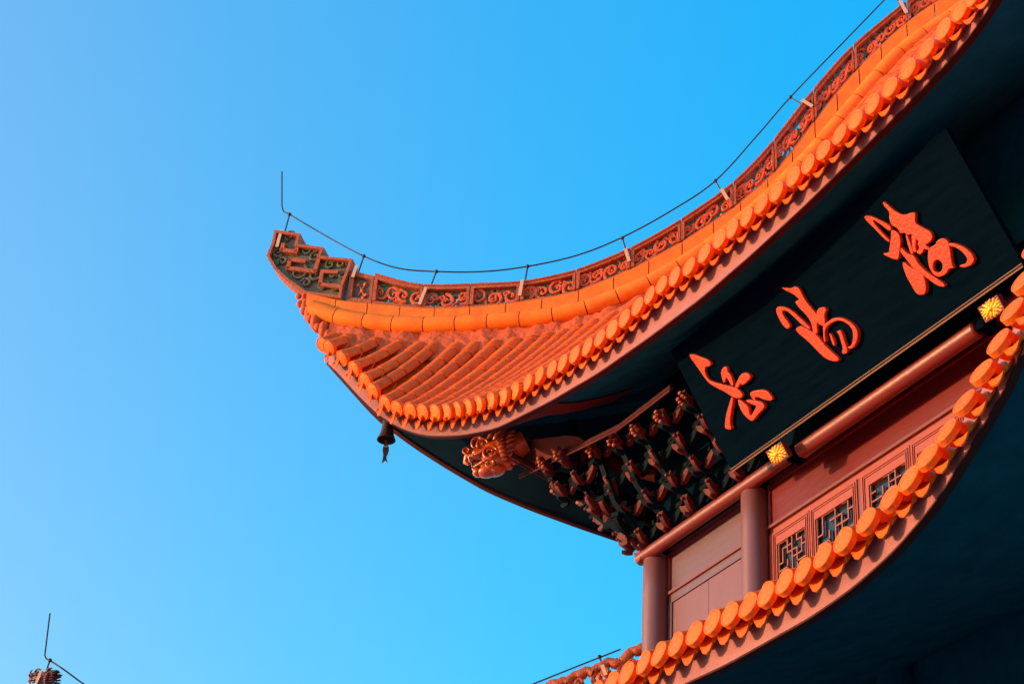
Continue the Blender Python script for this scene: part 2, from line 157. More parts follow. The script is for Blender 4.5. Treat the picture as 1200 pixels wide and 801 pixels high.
OFF = {}
def setp(o, parent, origin):
    ow = Vector(origin)
    pw = OFF.get(parent.name, Vector((0, 0, 0))) if parent else Vector((0, 0, 0))
    o.location = ow - pw
    if parent: o.parent = parent
    OFF[o.name] = ow
class MB:
    def __init__(s): s.v = []; s.f = []; s.mi = []
    def add(s, vs, fs, mi=0):
        b = len(s.v); s.v += [tuple(v) for v in vs]; s.f += [tuple(i+b for i in f) for f in fs]; s.mi += [mi]*len(fs)
    def box(s, c, ax, mi=0):      # centre, three half axes
        c = Vector(c); a, b, d = [Vector(q) for q in ax]
        vs = [c+a*i+b*j+d*k for i in (-1, 1) for j in (-1, 1) for k in (-1, 1)]
        s.add(vs, [(0,1,3,2),(4,6,7,5),(0,4,5,1),(2,3,7,6),(0,2,6,4),(1,5,7,3)], mi)
    def bx(s, x0, x1, y0, y1, z0, z1, mi=0):
        s.box(((x0+x1)/2, (y0+y1)/2, (z0+z1)/2), (((x1-x0)/2,0,0), (0,(y1-y0)/2,0), (0,0,(z1-z0)/2)), mi)
    def bar(s, a, b, nrm, wd, dp, mi=0, ext=0):   # flat bar a->b, width wd across, depth dp along nrm
        a = Vector(a); b = Vector(b); d = (b-a).normalized(); n = Vector(nrm).normalized(); t = n.cross(d).normalized()
        a = a-d*ext; b = b+d*ext
        s.box((a+b)/2, ((b-a)/2, t*wd/2, n*dp/2), mi)
    def tube(s, P, rad, n=8, mi=0, sx=1., ref=None, cap=True, closed=False):
        P = [Vector(p) for p in P]; k = len(P)
        if not hasattr(rad, '__len__'): rad = [rad]*k
        vs = []; ref0 = Vector(ref) if ref is not None else None; last = None
        for i in range(k):
            if closed: d = P[(i+1) % k]-P[i-1]
            else: d = P[min(i+1, k-1)]-P[max(i-1, 0)]
            if d.length < 1e-9: d = Vector((0,0,1))
            d.normalize()
            if ref0 is not None: a = ref0 - d*ref0.dot(d)
            elif last is not None: a = last - d*last.dot(d)
            else:
                q = Vector((0,0,1)) if abs(d.z) < .9 else Vector((1,0,0)); a = q - d*q.dot(d)
            a.normalize(); last = a; b = d.cross(a)
            for j in range(n):
                t = 2*PI*j/n; vs.append(P[i] + (a*math.cos(t)*sx + b*math.sin(t))*rad[i])
        fs = []
        rng = k if closed else k-1
        for i in range(rng):
            for j in range(n):
                i2 = (i+1) % k
                fs.append((i*n+j, i*n+(j+1) % n, i2*n+(j+1) % n, i2*n+j))
        if cap and not closed: fs += [tuple(range(n))[::-1], tuple(range((k-1)*n, k*n))]
        s.add(vs, fs, mi)
    def sweep(s, secs, mi=0, cap=True):     # list of rings (same count)
        n = len(secs[0]); vs = [p for r in secs for p in r]; fs = []
        for i in range(len(secs)-1):
            for j in range(n): fs.append((i*n+j, i*n+(j+1) % n, (i+1)*n+(j+1) % n, (i+1)*n+j))
        if cap: fs += [tuple(range(n))[::-1], tuple(range((len(secs)-1)*n, len(secs)*n))]
        s.add(vs, fs, mi)
    def grid(s, rows, mi=0, thick=None):
        n = len(rows[0]); vs = [p for r in rows for p in r]
        fs = [(i*n+j, i*n+j+1, (i+1)*n+j+1, (i+1)*n+j) for i in range(len(rows)-1) for j in range(n-1)]
        s.add(vs, fs, mi)
    def slab(s, rows, dz, mi=0):            # grid with a second sheet dz below and closed edges
        n = len(rows[0]); k = len(rows); top = [Vector(p) for r in rows for p in r]; bot = [p+Vector((0,0,dz)) for p in top]; N = len(top)
        q = [(i*n+j, i*n+j+1, (i+1)*n+j+1, (i+1)*n+j) for i in range(k-1) for j in range(n-1)]
        fs = q + [tuple(a+N for a in f[::-1]) for f in q]
        for j in range(n-1): fs += [(j, j+N, j+1+N, j+1), ((k-1)*n+j, (k-1)*n+j+1, (k-1)*n+j+1+N, (k-1)*n+j+N)]
        for i in range(k-1): fs += [(i*n, (i+1)*n, (i+1)*n+N, i*n+N), (i*n+n-1, i*n+n-1+N, (i+1)*n+n-1+N, (i+1)*n+n-1)]
        s.add(top+bot, fs, mi)
    def sphere(s, c, r, n=10, mi=0, ax=None):
        c = Vector(c); r = Vector(r) if hasattr(r, '__len__') else Vector((r, r, r)); A = ax or (Vector((1,0,0)), Vector((0,1,0)), Vector((0,0,1)))
        vs = []; 
        for i in range(1, n):
            t = PI*i/n
            for j in range(2*n):
                u = PI*j/n; vs.append(c + A[0]*r.x*math.sin(t)*math.cos(u) + A[1]*r.y*math.sin(t)*math.sin(u) + A[2]*r.z*math.cos(t))
        k = 2*n; fs = [(i*k+j, (i+1)*k+j, (i+1)*k+(j+1) % k, i*k+(j+1) % k) for i in range(n-2) for j in range(k)]
        b = len(vs); vs += [c+A[2]*r.z, c-A[2]*r.z]
        fs += [(b, j, (j+1) % k) for j in range(k)] + [(b+1, (n-2)*k+(j+1) % k, (n-2)*k+j) for j in range(k)]
        s.add(vs, fs, mi)
    def build(s, name, mats, parent=None, smooth=None, origin=None, z=H0):
        if not isinstance(mats, (list, tuple)): mats = [mats]
        V = [Vector((a, b, c+z)) for a, b, c in s.v]
        if origin is None: org = sum(V, Vector())/len(V)
        else: org = Vector((origin[0], origin[1], origin[2]+z))
        me = bpy.data.meshes.new(name); me.from_pydata([v-org for v in V], [], s.f)
        for q in mats: me.materials.append(q)
        me.polygons.foreach_set('material_index', s.mi)
        bm = bmesh.new(); bm.from_mesh(me); bmesh.ops.recalc_face_normals(bm, faces=bm.faces[:]); bm.to_mesh(me); bm.free()
        if smooth is not None:
            me.polygons.foreach_set('use_smooth', [True]*len(me.polygons))
            me.set_sharp_from_angle(angle=R_(smooth))
        o = bpy.data.objects.new(name, me); C.objects.link(o); setp(o, parent, org)
        return o
def tag(o, label=None, cat=None, group=None, kind=None):
    if label: o['label'] = label
    if cat: o['category'] = cat
    if group: o['group'] = group
    if kind: o['kind'] = kind
    return o
def empty(name, loc, parent=None):
    o = bpy.data.objects.new(name, None); C.objects.link(o); o.empty_display_size = .2; setp(o, parent, loc); return o
def dup(src, parent, dx, smesh=None):
    o = src.copy(); C.objects.link(o); ow = OFF[src.name]+Vector(dx); setp(o, parent, ow); return o
def I(T, x, c=1): return float(np.interp(x, [t[0] for t in T], [t[c] for t in T]))
def smoothtab(T, step=.05, win=.55):
    xs = np.arange(T[0][0], T[-1][0]+1e-6, step); out = []
    cols = len(T[0])
    ys = [np.interp(xs, [t[0] for t in T], [t[c] for t in T]) for c in range(1, cols)]
    n = max(1, int(win/step/2)); res = []
    for y in ys:
        yp = np.concatenate([2*y[0]-y[1:n+1][::-1], y, 2*y[-1]-y[-n-1:-1][::-1]])
        k = np.hanning(2*n+3)[1:-1]; k /= k.sum(); res.append(np.convolve(yp, k, 'valid'))
    return [tuple([float(xs[i])]+[float(r[i]) for r in res]) for i in range(len(xs))]

# ------------------------------------------------------------------ ground
g = MB(); g.grid([[(-600+60*i, -600+60*j, 0) for i in range(21)] for j in range(21)])
tag(g.build('ground', M['ground'], origin=(0, 0, 0), z=0), kind='structure')

# ------------------------------------------------------------------ curves of the roofs
UP = Vector((0, 0, 1)); N_ = Vector((1, -1, 0)).normalized()
def RD(s, z, off=0.): return Vector((s+off/math.sqrt(2), s-off/math.sqrt(2), z))
RT = smoothtab(RT + [(3.8, 9.35), (4.6, 9.9)], win=.7); RC = smoothtab(RC + [(3.8, 9.15), (4.6, 9.7)], win=.7)
FB = [(a, c-float(np.interp(a, [-.8, .9], [.07, .165]))) for a, c in FB]; FT = [(a, c-float(np.interp(a, [-.8, .9], [.065, .12]))) for a, c in FT]; END = [(a, c-.095) for a, c in END]; KEYS = [[(a, c-.095) for a, c in k] for k in KEYS]
FB = smoothtab(FB + [(3.8, 9.62), (4.6, 10.1)], win=.7); FT = smoothtab(FT + [(3.3, 9.6), (4.6, 10.5)], win=.7)
dm = sorted(disc); right_half = [(9.2-a, b, c) for a, b, c in dm if a < .4][::-1]
EV = smoothtab([(-3.5, -3.70, 3.85)] + dm + [(9.2-a, b, c) for a, b, c in dm[::-1] if 9.2-a > 8.7] + [(12.7, -3.70, 3.85)], win=.7)
FA = smoothtab([(-3.45, -3.5, 3.5)] + fas[:-1] + [(9.2-a, b, max(c, 1.5)) for a, b, c in fas[::-1] if 9.2-a > 8.6] + [(12.7, -3.5, 3.55)], win=.6)
SF = smoothtab([(-3.5, -3.5, 3.55)] + sorted([(b, a, c) for a, b, c in sfas]) + [(2.0, -1.87, 1.2), (7.2, -1.87, 1.2), (9.2, -1.95, 1.3), (12.7, -3.5, 3.55)], win=.6)
def EY(x): return I(EV, x, 1)
def EZ(x): return I(EV, x, 2)
def zhip(s):
    s = min(s, 9.2-s); return I(RC, s)-.20
PROF = [(-4, .95), (-3, 1.2), (-2.1, 1.45), (-1.6, 1.62), (-1.1, 1.98), (-.6, 2.6), (0, 3.45), (.6, 4.45), (1.2, 5.6), (1.8, 6.8), (2.6, 8.1), (3.6, 9.1), (4.6, 9.7)]
def roofz(x, y):
    s = min(x, 9.2-x); a = I(PROF, EY(x)); b = I(PROF, s); t = (I(PROF, y)-a)/max(b-a, 1e-3)
    ez = EZ(x)-.055
    if s < 0: t = (y-EY(x))/max(s-EY(x), 1e-3); t = t*(.75+.25*t)
    return ez + (zhip(x)-ez)*t

# ------------------------------------------------------------------ the tower
TW = tag(empty('pavilion_tower', (4.6, 4.6, 0)), 'multi-storey pavilion with orange glazed upswept roofs, red columns and dark soffits under blue sky', 'pavilion')
UR = empty('upper_roof', (4.6, 4.6, H0+1.5), TW)
# roof bed, four sides
def side_map(k, p):
    x, y, z = p
    if k == 0: return (x, y, z)
    if k == 1: return (y, x, z)
    if k == 2: return (x, 9.2-y, z)
    return (9.2-y, x, z)
def roof_rows(x0=-3.35, x1=12.55):
    rows = []
    for x in np.arange(x0, x1+.01, .15):
        e = EY(x)+.02; s = min(x, 9.2-x); rows.append([(x, e+(s-e)*j/14, roofz(x, e+(s-e)*j/14)-.03) for j in range(15)])
    return rows


# fascia boards
def fascia(T, name, h, k=0, parent=None, ys=1):
    q = MB(); secs = []
    for t in T[::2]:
        x, y, z = t; th = .05
        secs.append([side_map(k, p) for p in [(x, y, z), (x, y, z+h), (x, y+th, z+h), (x, y+th, z)]])
    q.sweep(secs)
    e = MB(); secs = []
    for t in T[::2]:
        x, y, z = t
        secs.append([side_map(k, p) for p in [(x, y-.012, z-.022), (x, y-.012, z-.001), (x, y+.07, z-.001), (x, y+.07, z-.022)]])
    e.sweep(secs)
    f = q.build(name, M['fascia'], parent, 30); e.build('edge_strip', M['edge'], f, 30)
    return f
FR = fascia(FA, 'fascia_board', .36, 0, TW); fascia(SF, 'fascia_board', .30, 1, TW)
fascia(SF, 'fascia_board', .24, 2, TW); fascia(SF, 'fascia_board', .24, 3, TW)

# soffit
ZD = [(-3.5, 3.52), (-3, 3.1), (-2.4, 2.75), (-1.65, 2.45), (-.8, 2.5), (0, 2.6), (4.6, 2.6)]
def soffit_rows(T):
    rows = []
    for t in T[::4]:
        x, y, z = t; s = min(x, 9.2-x); inn = s if s < 0 else 0.; zi = I(ZD, s); ex = 1.3 if s > 0 else 1.0
        y0 = y+.03; rows.append([(x, y0+(inn-y0)*j/8, z+.004+(zi-z)*(j/8)**ex) for j in range(9)])
    return rows
b = MB()
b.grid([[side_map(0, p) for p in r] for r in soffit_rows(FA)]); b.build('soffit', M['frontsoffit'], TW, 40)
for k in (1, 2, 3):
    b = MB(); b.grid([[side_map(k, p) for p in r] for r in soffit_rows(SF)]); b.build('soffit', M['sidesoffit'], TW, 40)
for k, T in ((0, FA),):          # red sheet over the sunlit soffit corner; sunlight put into its colour
    b = MB(); rows = [[side_map(k, (p[0], p[1], p[2]-.03)) for p in r[:6]] for r in soffit_rows(T) if -3.3 < r[0][0] < .55]
    b.slab(rows, .015); b.build('sunlit_soffit_sheet', M['eaveboard'], TW, 40)
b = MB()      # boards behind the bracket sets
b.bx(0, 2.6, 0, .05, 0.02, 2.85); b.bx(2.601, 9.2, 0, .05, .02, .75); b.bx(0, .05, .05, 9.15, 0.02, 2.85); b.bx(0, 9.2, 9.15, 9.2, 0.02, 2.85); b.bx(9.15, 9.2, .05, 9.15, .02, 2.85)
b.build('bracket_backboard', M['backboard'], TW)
b = MB(); b.bx(2.601, 9.2, 0, .05, .751, 2.85); b.build('bracket_backboard', M['frontsoffit'], TW)  # same boards in the lightened soffit tone, painted against deep shade
# corner beam
b = MB(); secs = []
for s in np.linspace(.1, -3.1, 22):
    z = I(ZD, s)-.02; r = .12
    secs.append([RD(s, z, r), RD(s, z, -r), RD(s, z-.26*(1+.25*s/3.1), -r*.9), RD(s, z-.26*(1+.25*s/3.1), r*.9)])
b.sweep(secs); b.build('corner_beam', M['soffit'], TW, 30)

# ------------------------------------------------------------------ tile rows, eave caps, drip tiles
def tile_row(pts, r=.112, seg=.31, n=14):
    # pts: polyline; overlapping half-round tiles, each a little slimmer at its upper end
    P = [Vector(p) for p in pts]; L = [0]
    for a, c in zip(P[:-1], P[1:]): L.append(L[-1]+(c-a).length)
    def at(d):
        d = min(max(d, 0), L[-1]); i = int(np.searchsorted(L, d))-1; i = min(max(i, 0), len(P)-2)
        t = (d-L[i])/(L[i+1]-L[i]+1e-9); return P[i].lerp(P[i+1], t)
    rings = []; rad = []; d = 0; jit = random.uniform(-.03, .03)
    while d < L[-1]-.03:
        e = min(d+seg+jit*.3, L[-1]); w = random.uniform(-.0025, .0025)
        for t, q in ((d, r+w), (d+.25*(e-d), r-.002+w), (e-.02, r-.007+w), (e-.012, r-.020), (e, r-.020)):
            rings.append(at(t)); rad.append(q)
        d = e
    return rings, rad
def arc_section(c, d, r, n=12, a0=-25, a1=205):
    side = Vector((1, 0, 0)) if abs(d.x) < .5 else Vector((0, 1, 0))
    u = side.cross(d).normalized();  u = u if u.z > 0 else -u; s2 = d.cross(u).normalized()
    return [c+s2*math.cos(R_(a0+(a1-a0)*j/n))*r+u*math.sin(R_(a0+(a1-a0)*j/n))*r for j in range(n+1)]
def add_row(x, k, parent, EYf, EZf, zf, end, r=.12):
    e = EYf(x); ys = np.linspace(e, end, max(4, int((end-e)/.15)))
    pts = [(x, y, zf(x, y)+.055) for y in ys]
    pts = [side_map(k, p) for p in pts]
    if (Vector(pts[0])-Vector(pts[-1])).length < .12: return
    if abs(Vector(pts[1]).z-Vector(pts[0]).z) > 0 and (Vector(pts[-1])-Vector(pts[0])).length > .3 and (x > -1.2 or parent.name.startswith('lower')): pts2 = [tuple(Vector(pts[0]).lerp(Vector(pts[1]), min(.5, .040/(Vector(pts[1])-Vector(pts[0])).length)))]+pts[1:]
    else: pts2 = pts
    rings, rad = tile_row(pts2, r)
    b = MB(); secs = []
    for i, (c, r) in enumerate(zip(rings, rad)):
        d = (rings[min(i+1, len(rings)-1)]-rings[max(i-1, 0)])
        j = i
        while d.length < 1e-6 and j > 0: j -= 1; d = rings[i]-rings[j]
        secs.append(arc_section(c, d.normalized(), r))
    b.sweep(secs); o = b.build('tile_row', M['tile'], parent, 35, origin=tuple(rings[0]))
    return pts
def cap_mesh(pt, d, r=.119, seed=0):
    # round antefix closing the lowest tile: rim, hollow and boss with petals; faces along -d
    d = Vector(d).normalized(); f = -d; s = UP.cross(f).normalized(); u = f.cross(s).normalized(); b = MB(); n = 28
    prof = [(0, .010), (.02, .011), (.045, .010), (.070, .009), (.090, .007), (.096, .004), (.102, .009), (.114, .010), (.119, .004), (.119, -.055)]
    rings = []
    for q, h in prof[1:]:
        ring = []
        for j in range(n):
            t = 2*PI*j/n; hh = h + (.004*max(0, math.cos(4*t+seed)) if .045 < q < .08 else 0)
            ring.append(Vector(pt)+s*math.cos(t)*q*r/.119+u*math.sin(t)*q*r/.119+f*(hh+.012))
        rings.append(ring)
    b.sweep(rings); return b
def drip_mesh(pt, d, seed=0, wd=.125):
    # trough tile with a pointed hanging lip; pt = middle of the lip's top
    d = Vector(d).normalized(); f = -d; s = UP.cross(f).normalized(); dh = Vector((d.x, d.y, 0)).normalized(); b = MB(); pt = Vector(pt)
    n = 12; rows = []
    for q in (0, .12, .3): rows.append([pt+d*q*.55+UP*(q*.9)+s*(wd*math.cos(PI*j/n))+UP*(-.075*math.sin(PI*j/n)) for j in range(n+1)])
    b.slab([[p for p in r] for r in rows], -.014)
    prof = []
    for j in range(n+1):
        a = PI*j/n; x = wd*math.cos(a); top = -.075*math.sin(a)
        t = abs(x)/wd; bot = top - .082*(1-t**1.6)**.9 - .004
        if .35 < t < .62: bot -= .010
        prof.append((x, top, bot))
    fr = []
    for off in (0, .016):
        fr.append([pt+s*x+UP*(tp+.004)+f*off for x, tp, bt in prof]); fr.append([pt+s*x+UP*bt+f*(off+.02) for x, tp, bt in prof])
    N = n+1; vs = fr[0]+fr[1]+fr[2]+fr[3]; fs = []
    for j in range(n):
        fs += [(j, j+1, N+j+1, N+j), (2*N+j, 3*N+j, 3*N+j+1, 2*N+j+1), (N+j, N+j+1, 3*N+j+1, 3*N+j), (j, 2*N+j, 2*N+j+1, j+1)]
    fs += [(0, N, 3*N, 2*N), (n, 2*N+n, 3*N+n, N+n)]
    b.add(vs, fs); return b
def eave_set(xs, k, parent, EYf, EZf, zf, endf, R=.122, tilt=((-3.4, .85), (-1.6, .75), (-.5, .30), (.4, -.04))):
    for i, x in enumerate(xs):
        end = endf(x)
        if end-EYf(x) < .12: end = EYf(x)+.12
        pts = add_row(x, k, parent, EYf, EZf, zf, end, R-.008)
        if pts is None: continue
        p = Vector(pts[0]); d = Vector(pts[1])-p; d = Vector((d.x, d.y, 0)).normalized(); d.z = I(tilt, x); d.normalize(); jx = random.uniform(-.006, .006)
        cap_mesh(p+Vector((0, 0, .0)), d+Vector((random.uniform(-.06, .06), random.uniform(-.06, .06), random.uniform(-.05, .05))), R+random.uniform(-.004, .004), i).build('eave_cap', M['cap'], parent, 35)
        if i+1 < len(xs):
            xm = (x+xs[i+1])/2; q = Vector(side_map(k, (xm, EYf(xm)+.055, EZf(xm)-.088-(.02 if R > .13 else 0))))
            wd = min(.120, (xs[i+1]-x)*.45)
            drip_mesh(q, d, i, wd).build('drip_tile', M['tile'], parent, 35)
XS = [a for a, _, _ in dm]
XS = [a for i, a in enumerate(XS)]
XS = sorted(XS+[-.345]); i = XS.index(4.719); XS = XS[:i+1]+[4.719+.278, 4.719+.556]+XS[i+1:]
while XS[-1] < 10.4: XS.append(XS[-1]+.28)
def hip_end(x):
    s = min(x, 9.2-x); return s-.15 if s < 3.2 else s
eave_set(XS, 0, UR, EY, EZ, roofz, hip_end)
b = MB()
XS2 = [-3.2, -2.95] + list(np.arange(-2.7, 6.2, .285))
def _unused(): return [-3.45, -3.2, -2.95] + list(np.arange(-2.7, 6.2, .285))
SEV = [(t[0], t[1]-.07, t[2]+.40) for t in SF]
def SY(x): return I(SEV, x, 1)
def SZ(x): return I(SEV, x, 2)
def sroofz(x, y):
    s = min(x, 9.2-x); t = min(max((y-SY(x))/max(s-SY(x), 1e-3), 0), 1); a = SZ(x)-.055
    if s >= 0: t = (I(PROF, y)-I(PROF, SY(x)))/max(I(PROF, s)-I(PROF, SY(x)), 1e-3)
    return a+(zhip(x)-a)*t
eave_set(XS2, 1, UR, SY, SZ, sroofz, hip_end)
def bed_rows(EYf, zf):
    rows = []
    for x in np.arange(-3.35, 12.56, .15):
        e = EYf(x)+.16; s = min(x, 9.2-x); rows.append([(x, e+(s-e)*j/14, zf(x, e+(s-e)*j/14)-.055) for j in range(15)])
    return rows
b = MB()
for k, r_ in ((0, bed_rows(EY, roofz)), (1, bed_rows(SY, sroofz)), (2, bed_rows(SY, sroofz)), (3, bed_rows(SY, sroofz))): b.slab([[side_map(k, p) for p in r] for r in r_], -.05)
b.build('roof_bed', M['tile'], UR, 40)

# ------------------------------------------------------------------ hip ridge
HR = empty('hip_ridge', tuple(RD(-1, H0+4)), TW)
def course(name, m_, s0, s1, length, secf, gap=.006):
    b = MB(); s = s0
    while s < s1-.05:
        # advance by true arc length
        e = s; L = 0; p = RD(s, I(RT, s))
        while L < length and e < s1: e += .02; q = RD(e, I(RT, e)); L += (q-p).length; p = q
        jz = random.uniform(-.004, .004)
        for a, c_, k in ((s+.004, e-.006, 1.0),):
            ss = np.linspace(a, c_, 5); secs = []
            for i, t in enumerate(ss): secs.append(secf(t, jz, 1-.045*(i in (0,))-.03*(i == 4)))
            b.sweep(secs)
        s = e
    return b.build(name, m_, HR, 35)
def round_sec(off):
    def f(s, jz, k):
        c = RD(s, I(RC, s)+.012+jz, off); d = (RD(s+.02, I(RT, s+.02))-RD(s-.02, I(RT, s-.02))).normalized(); u = N_.cross(d).normalized(); u = u if u.z > 0 else -u
        return [c+N_*math.cos(2*PI*j/18)*.137*k+u*math.sin(2*PI*j/18)*.137*k for j in range(18)]
    return f
course('round_course', M['ridge'], -3.72, 4.5, .46, round_sec(.09)); course('round_course', M['ridge'], -3.72, 4.5, .46, round_sec(-.09))
def flat_sec(s, jz, k):
    z0 = I(RC, s)+.02; z1 = I(FB, s)+.015+jz*.5; w_ = .155*(.985+.015*k)
    return [RD(s, z0, w_), RD(s, z1-.03, w_), RD(s, z1, w_-.03), RD(s, z1, -w_+.03), RD(s, z1-.03, -w_), RD(s, z0, -w_)]
course('flat_course', M['ridge'], -3.78, 4.5, .52, flat_sec)
# mortar between ridge and tile rows (both sides)
for sg in (1, -1):
    b = MB(); rows = []
    for s in np.arange(-3.48, 4.5, .045):
        r = []
        for j in range(9):
            t = j/8; off = .10+.13*t; z = (I(RC, s)-.09)*(1-t)
            xq = s+off/1.414; yq = s-off/1.414; zr = roofz(xq, yq)-.02; z = z+zr*t
            nn = noise.noise(Vector((s*7, off*9, sg*3.1)))*.06+noise.noise(Vector((s*21, off*24, sg)))*.05
            p = RD(s, z+.05*math.sin(PI*t)+nn*(1 if 0 < t else .3), sg*(off+nn*.5)); r.append(p)
        rows.append(r)
    b.grid(rows); b.build('mortar_bed', M['mortar'], HR, 60)
# ridge-end beak under the stepped ornament
b = MB()
for i, (s, z, r) in enumerate([(-3.83, 4.72, .10), (-3.80, 4.58, .13), (-3.74, 4.44, .15), (-3.66, 4.28, .15), (-3.56, 4.12, .14), (-3.50, 3.98, .13), (-3.47, 3.86, .10)]):
    b.sphere(RD(s, z), (r*.7, r*1.2, r), 7, ax=(Vector((1,1,0)).normalized(), N_, UP))
    b.sphere(RD(s-.06, z+.02, .09), r*.45, 6); b.sphere(RD(s-.06, z+.02, -.09), r*.45, 6)
b.build('ridge_end_carving', M['mortar'], HR, 60)

# openwork panels
def spiral(c, r0, r1, turns, a0, n=26):
    return [(c[0]+(r0+(r1-r0)*i/n)*math.cos(a0+turns*2*PI*i/n), c[1]+(r0+(r1-r0)*i/n)*math.sin(a0+turns*2*PI*i/n)) for i in range(n+1)]
pl = panels + [3.15, 3.65, 4.15]
def fret_panel(s0, s1, seed, plate):
    rnd = random.Random(seed)
    def F(u, v, off=0):
        s = s0+(s1-s0)*u; zb = I(FB, s)+.02; zt = I(FT, s); return RD(s, zb+(zt-zb)*v, off)
    Lu = (F(1, .5)-F(0, .5)).length; Lv = (F(.5, 1)-F(.5, 0)).length
    b = MB()
    # bands and end posts
    for v0, v1, w_ in ((0, .13, .085), (.87, 1.0, .095)):
        b.sweep([[F(u, v0, w_), F(u, v1, w_), F(u, v1, -w_), F(u, v0, -w_)] for u in np.linspace(0, 1, 7)])
    for u0, u1 in ((0.0, .055/Lu), (1-.045/Lu, 1.0)):
        b.sweep([[F(u0+.002, v, .105), F(u1, v, .105), F(u1, v, -.105), F(u0+.002, v, -.105)] for v in (.131, .869)])
    b.sweep([[F(u, 1.0, .11), F(u, 1.07, .11), F(u, 1.07, -.11), F(u, 1.0, -.11)] for u in np.linspace(0.004, .996, 7)])
    def to(pts, off): return [F(min(max(a/Lu, .05), .95), min(max(c/Lv, .1), .9), off) for a, c in pts]
    # green ground: irregular lattice of glazed leaves with holes
    NX = max(6, int(Lu/.045)); NY = 6
    for i in range(NX):
        for j in range(NY):
            if rnd.random() < (.12 if plate else .50): continue
            u0 = .05+.9*i/NX; u1 = .05+.9*(i+1)/NX; v0 = .12+.76*j/NY; v1 = .12+.76*(j+1)/NY; o1 = .018+rnd.random()*.012
            c_ = F((u0+u1)/2, (v0+v1)/2); du = (F(u1, .5)-F(u0, .5))/2; dv = (F(.5, v1)-F(.5, v0))/2
            b.box(c_, (du*1.02, dv*1.02, N_*o1), 1)
    # orange scrolls on both faces
    nsc = max(2, int(Lu/.20))
    for side in (1, -1):
        for i in range(nsc):
            cx = Lu*(i+.5)/nsc+rnd.uniform(-.02, .02); cy = Lv*(.5+rnd.uniform(-.09, .09)); sg = 1 if (i+seed) % 2 else -1
            r0 = min(Lv*.33, .12)
            b.tube(to(spiral((cx, cy), r0, .022, sg*1.25, rnd.uniform(0, 6.3)), side*.035), [.030*(1-.35*t/26) for t in range(27)], 6, 2)
            b.tube(to(spiral((cx+.07*sg, cy+.05), .055, .012, -sg*1.0, rnd.uniform(0, 6.3), 14), side*.04), .020, 6, 2)
            a = rnd.uniform(0, 6.3)
            b.tube(to([(cx+r0*math.cos(a+.2*t)*(1+.12*t), cy+r0*math.sin(a+.2*t)*(1+.05*t)) for t in range(7)], side*.032), [.028-.003*t for t in range(7)], 6, 2)
            b.sphere(to([(cx+rnd.uniform(-.02, .02), cy)], side*.04)[0], .022, 5, 2)
    return b.build('fret_panel', [M['terra'], M['green'] if seed % 3 else M['olive'], M['scroll']], HR, 40)
for i in range(1, len(pl)-1): fret_panel(pl[i]+.004, pl[i+1]-.004, i+3, i not in (2, 8, 9, 10, 11, 12, 13))
# small square panel with a star flower next to the ornament
def F0(u, v, off=0):
    s = pl[0]+(pl[1]-.004-pl[0])*u; zb = I(FB, s)+.02; zt = I(FT, s)-.01; return RD(s, zb+(zt-zb)*v, off)
b = MB()
for v0, v1 in ((0, .16), (.86, 1.0)): b.sweep([[F0(u, v0, .09), F0(u, v1, .09), F0(u, v1, -.09), F0(u, v0, -.09)] for u in (0, .5, 1)])
for u0, u1 in ((0, .18), (.88, 1)): b.sweep([[F0(u0+.003, v, .095), F0(u1, v, .095), F0(u1, v, -.095), F0(u0+.003, v, -.095)] for v in (.161, .859)])
b.sweep([[F0(u, .16, .03), F0(u, .86, .03), F0(u, .86, -.03), F0(u, .16, -.03)] for u in (.18, .88)], 1)
for (u, v) in ((.35, .62), (.62, .70), (.52, .45), (.70, .35), (.60, .25)):
    b.sphere(F0(u, v, .035), (.04, .03, .035), 6, 2)
b.tube([F0(.35, .68, .04), F0(.5, .5, .045), F0(.66, .28, .04)], .014, 6, 2); b.tube([F0(.68, .72, .04), F0(.5, .5, .045), F0(.4, .3, .04)], .014, 6, 2)
b.build('fret_panel', [M['terra'], M['olive'], M['scroll']], HR, 40)

# stepped end ornament
b = MB(); E_ = [Vector((s, z)) for s, z in END]
def bars(pts, closed, wd, dp, mi, off=0, ext=.0):
    n = len(pts)
    for i in range(n if closed else n-1):
        a = pts[i]; c_ = pts[(i+1) % n]
        b.bar(RD(a[0], a[1], off), RD(c_[0], c_[1], off), N_, wd, dp, mi, ext)
cen = sum(E_, Vector((0, 0)))/len(E_)
inner = []
for i in range(len(E_)):
    a = E_[i-1]; p = E_[i]; c_ = E_[(i+1) % len(E_)]
    # metric scale: s runs with sqrt2
    def mm(q): return Vector((q[0]*1.414, q[1]))
    d1 = (mm(p)-mm(a)).normalized(); d2 = (mm(c_)-mm(p)).normalized(); n1 = Vector((d1.y, -d1.x)); n2 = Vector((d2.y, -d2.x)); nn = (n1+n2)
    nn = nn/max(.6, nn.length_squared)*2; q = mm(p)+nn*.045/1.0*1.0; inner.append((q.x/1.414, q.y))
O3 = [RD(p[0], p[1], .14) for p in E_]; I3 = [RD(p[0], p[1], .14) for p in inner]; O4 = [RD(p[0], p[1], -.14) for p in E_]; I4 = [RD(p[0], p[1], -.14) for p in inner]
n = len(E_); vs = O3+I3+O4+I4; fs = []
for i in range(n):
    j = (i+1) % n
    fs += [(i, j, n+j, n+i), (2*n+i, 3*n+i, 3*n+j, 2*n+j), (i, 2*n+i, 2*n+j, j), (n+i, n+j, 3*n+j, 3*n+i)]
b.add(vs, fs, 0)
b.add([RD(p[0], p[1], .05) for p in inner]+[RD(p[0], p[1], -.05) for p in inner], [tuple(range(n)), tuple(range(n, 2*n))[::-1]], 1)
for kk in KEYS: bars(kk, False, .062, .24, 0, 0, .024)
rnd = random.Random(5)
